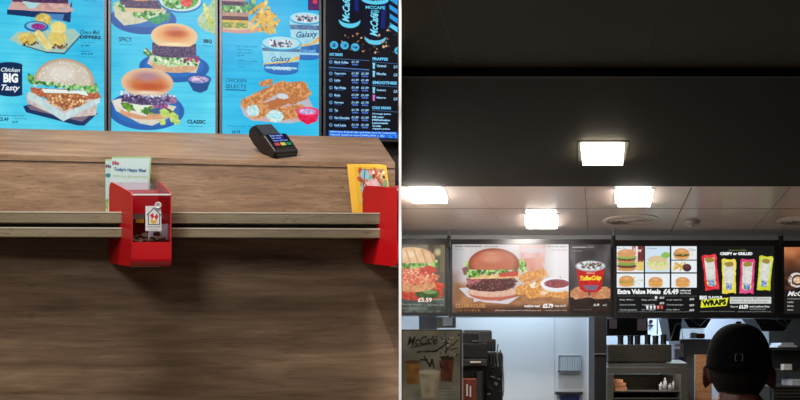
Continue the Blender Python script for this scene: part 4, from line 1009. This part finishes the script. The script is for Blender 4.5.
# kitchen partition wall (bright) behind, with wall racks
DW = 6.1
struct('wall_kitchen', bx(X(401,DW)+.002, X(590,DW), DW, DW+.1, .001, zc2-.0005), M['kwall'])
struct('trim_8', bx(X(554,DW), X(555,DW), DW-.004, DW-.0003, .01, ZC-.01), M['paleplas'])
struct('trim_9', bx(X(587.6,DW), X(590,DW), DW-.012, DW-.0003, .01, ZC-.01), M['kwall'])
for (a,b_,c,e,lb) in ((558,582,355,372.5,'small white wire rack fixed to the kitchen wall, the upper one'),(556,583,392,408,'grey holder on the kitchen wall below the wire rack')):
    th = thing('wall_rack', (X((a+b_)/2,DW-.06), DW-.06, Z(e,DW)), lb, 'wall rack')
    d_ = DW-.07
    solid('back_plate', a+.5, b_-.5, c+1, e, DW-.012, .0115, M['paleplas'], th)
    solid('base', a+1, b_-1, e-2, e, d_, .058, M['machine'], th, .002)
    if c < 380:
        for k in range(9): 
            px = a+2.4+k*(b_-a-4.8)/8; s = NB(); cyl(s, (X(px,d_),d_,Z(e-2,d_)), (X(px,d_),d_,Z(c+1,d_)), .0015, n=6); obj('wire', s, M['machine'], th)
        s = NB(); tube(s, [(X(a+1,d_),d_,Z(c+1,d_)),(X(b_-1,d_),d_,Z(c+1,d_))], .0045); obj('top_rail', s, M['darkgrey'], th)
        s = NB(); tube(s, [(X(a+1,d_),d_,Z(c+1,d_)),(X(a+1,d_),d_,Z(e,d_))], .0035); obj('upright', s, M['darkgrey'], th)
    else:
        solid('top_rail', a, b_, c, c+2.4, d_-.004, .06, M['darkgrey'], th, .002); solid('blue_pack', a+5, b_-4, c+3.4, e-2.2, d_+.004, .05, M['blue'], th, .003)
struct('trim_10', bx(X(558,DW), X(583,DW), DW-.008, DW-.0003, Z(388,DW), Z(374.5,DW)), M['paleplas'])
# lit edge between the wall and the pillar
struct('trim_11', bx(X(590.3,6.08), X(594.6,6.08), 6.06, 6.3, .001, ZC), M['kwall'])

# pillar
struct('wall_pillar', bx(X(594.4,4.9), X(606.4,4.9), 4.9, 5.05, .001, Z(316.8,4.9)), M['dark'])
struct('trim_12', bx(X(594.2,4.89), X(606.6,4.89), 4.885, 4.8995, Z(354.6,4.89), Z(353.2,4.89)), M['steel'])

# dark equipment housing with two small screens
D2 = 5.45
th = thing('order_monitor_unit', (X(633,D2), D2+.1, Z(335.4,D2)), 'dark overhead housing with two small dim screens beside the pillar', 'monitor housing')
solid('housing', 606.8, 648, 316.5, 335.4, D2, .2, M['dark'], th, .004)
solid('screen', 609.2, 617, 319, 328.4, D2-.004, .0038, M['pinkgrey'], th); solid('screen', 637.4, 646.4, 319, 330.4, D2-.004, .0038, M['pinkgrey'], th)
s = NB(); cyl(s, (X(625,D2),D2+.1,Z(316.5,D2)), (X(625,D2),D2+.1,zc2-.0005), .01); obj('ceiling_rod', s, M['dsteel'], th)

# bright panel behind the holding cabinet
th = thing('wall_panel', (X(640,6.4), 6.42, .9), 'white machine panel with black knobs behind the overhead housing', 'panel')
obj('sheet', bx(X(600,6.4), X(673,6.4), 6.4, 6.44, .9, Z(316,6.4)), M['kwhite2'], th)
for (px, py, r) in ((650.6,321.4,.016),(649.6,325.6,.008),(652,325.4,.008)):
    s = NB(); cyl(s, (X(px,6.39),6.375,Z(py,6.39)), (X(px,6.39),6.3995,Z(py,6.39)), r); obj('knob', s, M['black'], th)
solid('joint', 656.8, 657.8, 317, 334, 6.396, .0038, M['darkgrey'], th)

# holding cabinet
DH = 5.0
th = thing('holding_cabinet', (X(648,DH), DH+.25, .0015), 'stainless heated holding cabinet with glass front left of the capped person', 'holding cabinet')
solid('hood', 608, 672, 344.5, 362, DH+.05, .3, M['dsteel'], th, .008)
s = NB(); a0, a1 = X(608,DH), X(688,DH)
hexa(s, [(a0,DH,Z(367,DH)),(a1,DH,Z(367,DH)),(a1,DH,Z(363.6,DH)),(a0,DH,Z(363.6,DH)),(X(606,DH+.4),DH+.4,Z(367,DH)),(X(680,DH+.4),DH+.4,Z(367,DH)),(X(680,DH+.4),DH+.4,Z(360.5,DH)),(X(606,DH+.4),DH+.4,Z(360.5,DH))]); obj('top_shelf', s, M['steel'], th)
solid('fascia', 607, 688, 367.2, 374, DH, .03, M['steel'], th, .002)
solid('side_frame', 607, 613.5, 374.2, 402, DH, .4, M['steel'], th, .002); solid('side_frame', 680.5, 688, 374.2, 402, DH, .4, M['steel'], th, .002)
solid('back_sheet', 613.6, 680.4, 374.2, 402, DH+.36, .02, M['dsteel'], th)
solid('shelf', 613.7, 680.3, 391, 392, DH+.02, .33, M['steel'], th); solid('shelf', 613.7, 680.3, 398, 399, DH+.01, .34, M['steel'], th)
solid('glass_front', 613.7, 680.3, 375, 390.6, DH+.012, .003, M['acryl'], th)
obj('lower_cabinet', bx(a0, a1, DH, DH+.4, .002, Z(402.2,DH)), M['dsteel'], th)
d3 = DH+.1
for (px0, px1, py0, py1, lb) in ((615,627,387,390.6,'orange carton on the holding cabinet shelf, lowest of its stack'),(614.6,626,383.2,386.8,'orange carton on the holding cabinet shelf, middle of its stack'),(615.6,623,379.8,383,'small orange carton on the holding cabinet shelf, topmost of its stack')):
    s = NB(); box(s, X(px0,d3), X(px1,d3), d3, d3+.12, Z(py1,d3)+.0008, Z(py0,d3), .002); tag(obj('carton', s, M['orange']), lb, 'carton', 'orange cartons in the cabinet')
for i, (px, h) in enumerate(((661,6),(665,9),(670,5),(674,8))):
    d4 = DH+.08+.05*(i%2); z0 = Z(391,DH+.02)+.001
    s = NB(); lathe(s, (X(px,d4), d4, z0), [(.008,0),(.012,.002),(.014,h*.007),(.006,h*.008),(.005,h*.01)], 16)
    tag(obj('sauce_bottle', s, M['paleplas'], smooth=True), 'small pale bottle on the holding cabinet shelf behind the glass', 'bottle', 'small bottles in the cabinet')
ld = bpy.data.lights.new('cabinet_fill_light', 'AREA'); ld.shape = 'RECTANGLE'; ld.size = .4; ld.size_y = .05; ld.energy = .45; ld.color = (1,.8,.6)  # unseen warm light added inside the cabinet to brighten the cartons
lo = bpy.data.objects.new('cabinet_fill_light', ld); COL.objects.link(lo); lo.location = (X(646,DH+.1), DH+.08, Z(375,DH))
# tall cylinders on the hood
for i, px in enumerate((620.5, 630.5, 637.5, 647.5, 655.5, 663.5)):
    d5 = DH+.15; z0 = Z(344.5,DH+.05)+.001; r = .0205
    zt = Z(335.6 if i not in (3,5) else 334.6, d5)
    t_ = thing('cup_tube', (X(px,d5), d5, z0), ['first','second','third','fourth','fifth','sixth'][i]+' black cup tube from the pillar on top of the holding cabinet', 'cup tube', 'black tubes on the holding cabinet')
    s = NB(); lathe(s, (X(px,d5), d5, z0), [(r*1.05,0),(r*1.05,.008),(r,.01),(r,zt-z0-.012),(r*1.12,zt-z0-.01),(r*1.12,zt-z0)], 20); obj('tube', s, M['plastic'], t_, smooth=False)

# hanging black spot lamps under the board
def hanger(px0, px1, py0, py1, d, label, strap):
    th = thing('extract_hood', (X((px0+px1)/2,d), d+.1, Z(py1,d)), label, 'hood', None)
    k = (px1-px0)*.22
    s = NB(); hexa(s, [(X(px0+k,d),d,Z(py1,d)),(X(px1-k,d),d,Z(py1,d)),(X(px1,d),d,Z(py0,d)),(X(px0,d),d,Z(py0,d)),(X(px0+k,d),d+.16,Z(py1,d)),(X(px1-k,d),d+.16,Z(py1,d)),(X(px1,d),d+.2,Z(py0,d)),(X(px0,d),d+.2,Z(py0,d))])
    obj('shell', s, M['plastic'], th)
    s = NB(); m_ = (px0+px1)/2
    for (xa, ya, xb, yb) in strap: tube(s, [(X(xa,d-.006),d-.006,Z(ya,d)),(X(xb,d-.006),d-.006,Z(yb,d))], .0028, 6)
    obj('wire', s, M['steel'], th)
    s = NB(); cyl(s, (X(m_,d),d+.1,Z(py0,d)), (X(m_,d),d+.1,min(Z(py0,d)+.5, zc2-.0005)), .012); obj('rod', s, M['dark'], th)
    return th
hanger(667.6, 682.5, 317.5, 341, 5.6, 'black hanging hood with a steel A-shaped wire, left of the cap', ((671,339,676,324),(676,324,681,324),(681,324,683,339)))
hanger(683, 712, 317.8, 328, 5.62, 'low black hood under the wraps board behind the cap, left one', ((690,319,700,326),(700,326,706,320)))
hanger(754, 793, 317.8, 331, 5.6, 'wide black hood with hanging wires right of the cap', ((784,319,789,328),(789,328,783,331),(776,320,786,327)))
# grey equipment between cabinet and wood panel
th = thing('grey_machine', (X(690,5.75), 5.85, .0015), 'dark grey upright machine between the holding cabinet and the capped person', 'machine')
obj('body', bx(X(680,5.75), X(712,5.75), 5.75, 6.0, .002, Z(339,5.75), .01), M['machine'], th)
solid('control_box', 674, 684, 344, 361, 5.6, .12, M['hose'], th, .01); solid('label_plate', 675, 680, 346, 349, 5.592, .0075, M['card'], th); solid('knob', 679, 684, 357, 362, 5.585, .0145, M['blue'], th, .004)
solid('red_tag', 697, 705, 333.4, 338.4, 5.76, .05, M['redbox'], th, .004); solid('pale_tag', 690.5, 696.5, 332.6, 338.4, 5.76, .05, M['kwhite2'], th, .004)
th = thing('wood_cabinet', (X(703,5.5), 5.6, .0015), 'warm lit wooden panel behind the left ear of the capped person', 'wood panel')
obj('panel', bx(X(695.6,5.5), X(712,5.5), 5.5, 5.52, .002, Z(354.6,5.5), .004), M['brownpanel'], th)
obj('edge_strip', bx(X(695,5.5), X(695.5,5.5), 5.5, 5.515, .002, Z(354.6,5.5)), M['lip'], th)
# pale steel sheets far right
th = thing('steel_splashback', (X(755,6.5), 6.55, .0015), 'pale steel splashback behind the capped person', 'splashback')
for i, (a,b_) in enumerate(((705,742),(743,769),(770,786),(787,800),(801,860))):
    obj('sheet', bx(X(a,6.5), X(b_,6.5), 6.5, 6.54, .002, Z(316,6.5)), M['kwhite2'] if i < 2 else M['steel'], th)
th = thing('steel_shelving', (X(795,5.3), 5.4, .0015), 'stainless shelving unit stacked with packets, right of the cap', 'shelving')
for k, py in enumerate((347.6, 371, 386)):
    s = NB(); pbox(s, 769.5+k*1.2, 840, py, py+1.6, 5.3+.02*k, .4, .001); obj('shelf', s, M['steel'] if k != 0 else M['dsteel'], th)
solid('upper_case', 771, 840, 350, 370.4, 5.42, .25, M['darkgrey'], th, .004); solid('rim', 772, 840, 368.6, 370.4, 5.4, .018, M['steel'], th)
for (a,b_) in ((770,771.4),(838,840)): obj('post', bx(X(a,5.34), X(b_,5.34), 5.34, 5.36, .002, Z(349.4,5.34)), M['dsteel'], th)
solid('lower_case', 774, 840, 388, 402, 5.36, .3, M['dsteel'], th, .004)
for k in range(3): solid('rail', 776, 840, 389.6+k*3.4, 390.6+k*3.4, 5.35, .009, M['steel'], th)
z0 = Z(347.6,5.3)+.0008
for (a,b_,h,lb) in ((778,797,.018,'white tray of papers on top of the steel shelving, lower'),(781,794,.036,'folded white packet on top of the paper tray, steel shelving')):
    s = NB(); box(s, X(a,5.4), X(b_,5.4), 5.4, 5.55, z0 if h < .02 else z0+.0185, z0+h, .003); tag(obj('paper_packet', s, M['kwhite2']), lb, 'packet')
s = NB(); box(s, X(782,5.39), X(790,5.39), 5.385, 5.419, Z(370.8,5.35)+.0, Z(361,5.39), .002)
s2 = NB(); box(s2, X(782,5.36), X(790,5.36), 5.33, 5.38, Z(371,5.32)+.006, Z(364,5.36), .002); s.free(); tag(obj('label_card', s2, M['card']), 'small cream card on the middle shelf right of the cap', 'card')
s2 = NB(); box(s2, X(790,5.38), X(812,5.38), 5.35, 5.5, Z(386,5.34)+.002, Z(379,5.38), .004); tag(obj('paper_packet', s2, M['kwhite2']), 'white packet on the lower shelf at the right edge', 'packet')

# kitchen lamps (behind the boards)
for (x, y, w, pw, lb) in ((1.0, 5.75, .9, 13, 'cool kitchen strip lamp above the white wall'), (2.4, 6.0, .9, 26, 'cool kitchen strip lamp above the splashback')):
    th = thing('kitchen_lamp', (x, y, zc2-.03), lb, 'ceiling lamp')
    obj('housing', bx(x-w/2-.02, x+w/2+.02, y-.07, y+.07, zc2-.02, zc2-.0005, .004), M['trimw'], th); obj('diffuser', bx(x-w/2, x+w/2, y-.05, y+.05, zc2-.03, zc2-.0205), M['lampk'], th)
    ld = bpy.data.lights.new('kitchen_light', 'AREA'); ld.shape = 'RECTANGLE'; ld.size = w; ld.size_y = .1; ld.energy = pw; ld.color = (.66,.84,1)
    lo = bpy.data.objects.new('kitchen_light', ld); COL.objects.link(lo); lo.location = (x, y, zc2-.034)
# row of customer-side lamps in the right room, behind the camera
# left room lamps
def lroom(x, y, z, sx, sy, pw, col, rx=0, ry=0):
    ld = bpy.data.lights.new('room_light', 'AREA'); ld.shape = 'RECTANGLE'; ld.size = sx; ld.size_y = sy; ld.energy = pw; ld.color = col
    lo = bpy.data.objects.new('room_light', ld); COL.objects.link(lo); lo.location = (x, y, z); lo.rotation_euler = (rx, ry, 0)
lroom(-1.0, 1.6, ZC+1.15, 1.2, .5, 58, (1,.94,.87), .30, 0)
lroom(-1.4, .2, 3.3, 1.0, .8, 20, (1,.94,.88), .95, 0)

def spot(x, y, z, tx, ty, tz, pw, ang, blend=.5, col=(1,.97,.93)):
    ld = bpy.data.lights.new('added_edge_spot', 'SPOT'); ld.energy = pw; ld.spot_size = ang; ld.spot_blend = blend; ld.color = col; ld.shadow_soft_size = .02
    lo = bpy.data.objects.new('added_edge_spot', ld); COL.objects.link(lo); lo.location = (x, y, z)
    lo.rotation_euler = (Vector((tx,ty,tz))-Vector((x,y,z))).to_track_quat('-Z','Y').to_euler()
spot(-.12, 1.2, 3.4, 0, 2.08, 2.5, 40, .20); spot(-.12, 1.2, 3.4, 0, 2.08, 2.1, 80, .16); spot(-.12, 1.2, 3.4, 0, 2.08, 1.65, 165, .20)  # unseen spots added only to whiten the partition's front edge
w = bpy.data.worlds.new('world'); SC.world = w; w.use_nodes = True
w.node_tree.nodes['Background'].inputs[0].default_value = (.9,.85,.75,1); w.node_tree.nodes['Background'].inputs[1].default_value = .02
# =================================================================== PERSON (seen from behind), standing
PX, PYD = X(738.5, 1.95), 1.95
def skinmesh(nodes, edges, sub=1):
    me = bpy.data.meshes.new('tmp'); me.from_pydata([n[0] for n in nodes], edges, [])
    o = bpy.data.objects.new('tmp', me); COL.objects.link(o)
    sk = o.modifiers.new('s', 'SKIN'); sk.use_smooth_shade = True
    for i, n in enumerate(nodes):
        r = n[1]; r = (r, r) if not isinstance(r, tuple) else r
        me.skin_vertices[0].data[i].radius = r
    me.skin_vertices[0].data[0].use_root = True
    if sub: ss = o.modifiers.new('u', 'SUBSURF'); ss.levels = sub; ss.render_levels = sub
    bpy.context.view_layer.update()
    out = bpy.data.meshes.new_from_object(o.evaluated_get(bpy.context.evaluated_depsgraph_get()))
    bpy.data.objects.remove(o); return out
def P3(x, y, z): return (PX+x, PYD+y, z)
def limbs(k=1.0, which='all', ex=0):
    N_ = []; E = []
    def add(p, r, par=None):
        N_.append((p, (r+ex) if not isinstance(r, tuple) else (r[0]+ex, r[1]+ex))); i = len(N_)-1
        if par is not None: E.append((par, i))
        return i
    pel = add(P3(0,0,.90), (.15,.105))
    if which in ('all','legs'):
        for sd in (-1,1):
            h = add(P3(sd*.085,0,.83), .085, pel); kn = add(P3(sd*.095,.012,.47), .058, h); cf = add(P3(sd*.097,-.01,.34), .056, kn); an = add(P3(sd*.10,-.015,.09), .038 if not ex else .052, cf)
            if which == 'all': h1 = add(P3(sd*.10,-.02,.045), .038, an); add(P3(sd*.115,.15,.032), .03, h1)
    if which in ('all','torso'):
        w_ = add(P3(0,0,1.05), (.135,.095), pel); c = add(P3(0,0,1.22), (.155,.11), w_); u = add(P3(0,-.005,1.34), (.13,.085), c)
        nk = add(P3(0,-.012,1.41), (.078,.070), u)
        if which == 'all': add(P3(0,-.004,1.5), (.076,.068), nk)
        for sd in (-1,1):
            s1 = add(P3(sd*.165,-.005,1.345), .055, u); el = add(P3(sd*.215,-.02,1.07), .041, s1)
            if which == 'all': wr = add(P3(sd*.235,.05,.83), .028, el); add(P3(sd*.238,.062,.765), (.038,.022), wr)
            else: add(P3(sd*.218,-.012,1.02), .044, el)
    return N_, E
def to_bm(me, bm=None):
    bm = bm or NB(); bm.from_mesh(me); return bm
def ellb(bm, c, rx, ry, rz, seg=24, fn=None, rot=None):
    r = bmesh.ops.create_uvsphere(bm, u_segments=seg, v_segments=seg//2+4, radius=1)
    for v in r['verts']:
        p = Vector(v.co); p = Vector((p.x*rx, p.y*ry, p.z*rz))
        if fn: p = fn(p)
        if rot is not None: p = rot @ p
        v.co = Vector(c)+p
    return bm
body = to_bm(skinmesh(*limbs()))
HZ = 1.563
def skull(p):
    q = Vector(p)
    if q.z < -.01: 
        t = min(1, (-.01-q.z)/.10); q.x *= 1-.04*t; q.y = q.y*(1-.12*t)+.012*t
    return q
ellb(body, P3(0,.0,HZ), .0745, .095, .112, 32, skull)
# face: nose, lips, chin, brow
ellb(body, P3(0,.098,HZ-.03), .011, .016, .022, 14); ellb(body, P3(0,.086,HZ-.066), .022, .008, .007, 14); ellb(body, P3(0,.074,HZ-.093), .025, .018, .014, 14)
for sd in (-1,1):
    ellb(body, P3(sd*.031,.082,HZ+.002), .014, .009, .009, 12); ellb(body, P3(sd*.031,.083,HZ+.018), .02, .008, .006, 12)
    # ear: bowl with a rim
    Rr = Matrix.Rotation(sd*.5,3,'Z')
    ellb(body, P3(sd*.084,.002,HZ-.038), .006, .019, .036, 16, rot=Rr); ellb(body, P3(sd*.078,.004,HZ-.040), .012, .012, .024, 12)
    # hand: palm, four fingers, thumb
    hx, hy, hz = sd*.238, .062, .75
    ellb(body, P3(hx,hy,hz-.02), .016, .036, .05, 14)
    for k, (oy, ln) in enumerate(((-.028,.058),(-.010,.070),(.010,.075),(.028,.067))):
        a = P3(hx-sd*.0,hy+oy,hz-.055); b_ = P3(hx-sd*.006,hy+oy*1.05+.004,hz-.055-ln*.5); c_ = P3(hx-sd*.022,hy+oy*1.05+.008,hz-.055-ln*.92)
        cyl(body, a, b_, .0092, .0086, 10); cyl(body, b_, c_, .0086, .0070, 10); ellb(body, b_, .0088,.0088,.0088, 10); ellb(body, c_, .0072,.0072,.0072, 10)
    a = P3(hx-sd*.004,hy+.034,hz-.0); b_ = P3(hx-sd*.012,hy+.056,hz-.032); c_ = P3(hx-sd*.02,hy+.058,hz-.062)
    cyl(body, a, b_, .012, .010, 10); cyl(body, b_, c_, .010, .008, 10); ellb(body, b_, .0102,.0102,.0102, 10); ellb(body, c_, .008,.008,.008, 10)
me = bpy.data.meshes.new('b'); body.to_mesh(me); body.free()
o = bpy.data.objects.new('b', me); COL.objects.link(o); rm = o.modifiers.new('r','REMESH'); rm.mode = 'VOXEL'; rm.voxel_size = .0055; rm.use_smooth_shade = True
sm = o.modifiers.new('sm','SMOOTH'); sm.iterations = 3; sm.factor = .5
bpy.context.view_layer.update()
me2 = bpy.data.meshes.new_from_object(o.evaluated_get(bpy.context.evaluated_depsgraph_get())); bpy.data.objects.remove(o)
person = thing('person', (PX, PYD, .0), 'person seen from behind in a plain black baseball cap, facing the boards', 'person')
def wrapm(name, me, m, par, smooth=True):
    bm = NB(); bm.from_mesh(me); return obj(name, bm, m, par, smooth)
bd = wrapm('body', me2, M['skin'], person)
wrapm('shirt', skinmesh(*limbs(which='torso', ex=.010)), M['shirt'], person)
wrapm('trousers', skinmesh(*limbs(which='legs', ex=.013)), M['trouser'], person)
for sd in (-1,1):
    s = NB(); ellb(s, P3(sd*.11,.06,.045), .05, .135, .045, 20, lambda p: Vector((p.x,p.y,max(p.z,-.044)))); obj('shoe', s, M['plastic'], person, True)
# hair: thin cap of stubble over the skull, from the hat down to the nape
def skin_off(off, zlo, zhi, yface):
    s = NB(); n, m_ = 40, 18; rings = []
    for j in range(m_+1):
        z = zlo+(zhi-zlo)*j/m_; row = []
        for i in range(n+1):
            a = PI*(1.0)+PI*i/n   # the back half and a little of the sides
            a = PI-.35+(PI+.70)*i/n
            t = (z-HZ)/(.112+off); rr = math.sqrt(max(0,1-t*t)); p = Vector(((.0745+off)*rr*math.cos(a), (.095+off)*rr*math.sin(a), z-HZ))
            p = skull(p); row.append(s.verts.new(P3(p.x,p.y,HZ+p.z)))
        rings.append(row)
    for j in range(m_):
        for i in range(n): s.faces.new((rings[j][i],rings[j][i+1],rings[j+1][i+1],rings[j+1][i]))
    r = bmesh.ops.solidify(s, geom=list(s.faces), thickness=.0015)
    return s
obj('hair', skin_off(.0035, HZ-.082, HZ+.035, 0), M['hair'], person, True)
# cap
capt = NB(); CZ = HZ+.012
n, m_ = 56, 18; rings = []
for j in range(m_+1):
    f = j/m_; row = []
    for i in range(n):
        a = 2*PI*i/n
        # hem sits lower at the nape and sides than over the brow
        hem = CZ-.022-.010*math.cos(a)*0+.012*math.sin(a)
        el = f*PI/2
        rx, ry = .0835, .104
        z = hem+(1.674-hem)*math.sin(el)**.92; r = math.cos(el)**.78
        seam = 1-.006*abs(math.cos(3*a))**8
        row.append(capt.verts.new(P3(rx*r*math.cos(a)*seam, ry*r*math.sin(a)*seam, z)))
    rings.append(row)
for j in range(m_):
    for i in range(n): capt.faces.new((rings[j][i],rings[j][(i+1)%n],rings[j+1][(i+1)%n],rings[j+1][i]))
bmesh.ops.remove_doubles(capt, verts=capt.verts, dist=1e-4)
cap_t = thing('baseball_cap', P3(0,0,CZ-.03), 'black baseball cap with a small buckle at the back, worn by the person', 'cap')
bmesh.ops.solidify(capt, geom=list(capt.faces), thickness=.0025)
obj('crown', capt, M['cap'], cap_t, True)
s = NB(); N1 = 24
vr = []
for i in range(N1+1):
    a = .45+(PI-.9)*i/N1; p0 = Vector(P3(.083*math.cos(a), .103*math.sin(a), CZ-.012)); k = math.sin((i/N1)*PI)
    vr.append((p0, p0+Vector((.0,.075*k**.5,-.018*k))))
A_ = [s.verts.new(p[0]) for p in vr]; B_ = [s.verts.new(p[1]) for p in vr]
for i in range(N1): s.faces.new((A_[i],A_[i+1],B_[i+1],B_[i]))
bmesh.ops.remove_doubles(s, verts=s.verts, dist=1e-5); bmesh.ops.solidify(s, geom=list(s.faces), thickness=.003); obj('brim', s, M['cap'], cap_t, True)
s = NB(); ellb(s, P3(0,0,1.676), .008,.008,.004, 14); obj('button', s, M['cap'], cap_t, True)
# strap and buckle at the back
yb = -.1065; bxm, bzm = .001, EYE+(HY-357.5)/F*(1.95-.095)
s = NB(); 
for (x0_,x1_,z0_,z1_) in ((-.0095,-.0078,-.0095,.0095),(.0078,.0095,-.0095,.0095)): box(s, *[PX+bxm+x0_, PX+bxm+x1_, PYD+yb-.003, PYD+yb-.001, bzm+z0_, bzm+z1_])
for (x0_,x1_,z0_,z1_) in ((-.0095,-.004,.0083,.0095),(.004,.0095,.0083,.0095),(-.0095,-.004,-.0095,-.0083),(.004,.0095,-.0095,-.0083)): box(s, *[PX+bxm+x0_, PX+bxm+x1_, PYD+yb-.003, PYD+yb-.001, bzm+z0_, bzm+z1_])
obj('buckle', s, M['buckle'], cap_t)
s = NB(); n = 16; prev = None
for i in range(n):
    a0, a1 = -PI/2-.35+.7*i/n, -PI/2-.35+.7*(i+1)/n
    def q(a, r, z): return P3((.0835+r)*math.cos(a), (.104+r)*math.sin(a), z)
    hexa(s, [q(a0,.0016,bzm-.007),q(a1,.0016,bzm-.007),q(a1,.0016,bzm+.007),q(a0,.0016,bzm+.007),q(a0,.0002,bzm-.007),q(a1,.0002,bzm-.007),q(a1,.0002,bzm+.007),q(a0,.0002,bzm+.007)])
bmesh.ops.remove_doubles(s, verts=s.verts, dist=1e-5); obj('strap', s, M['cap'], cap_t)

for e_ in (person, cap_t): e_.rotation_euler = (0, 0, -math.atan2(PX, PYD))
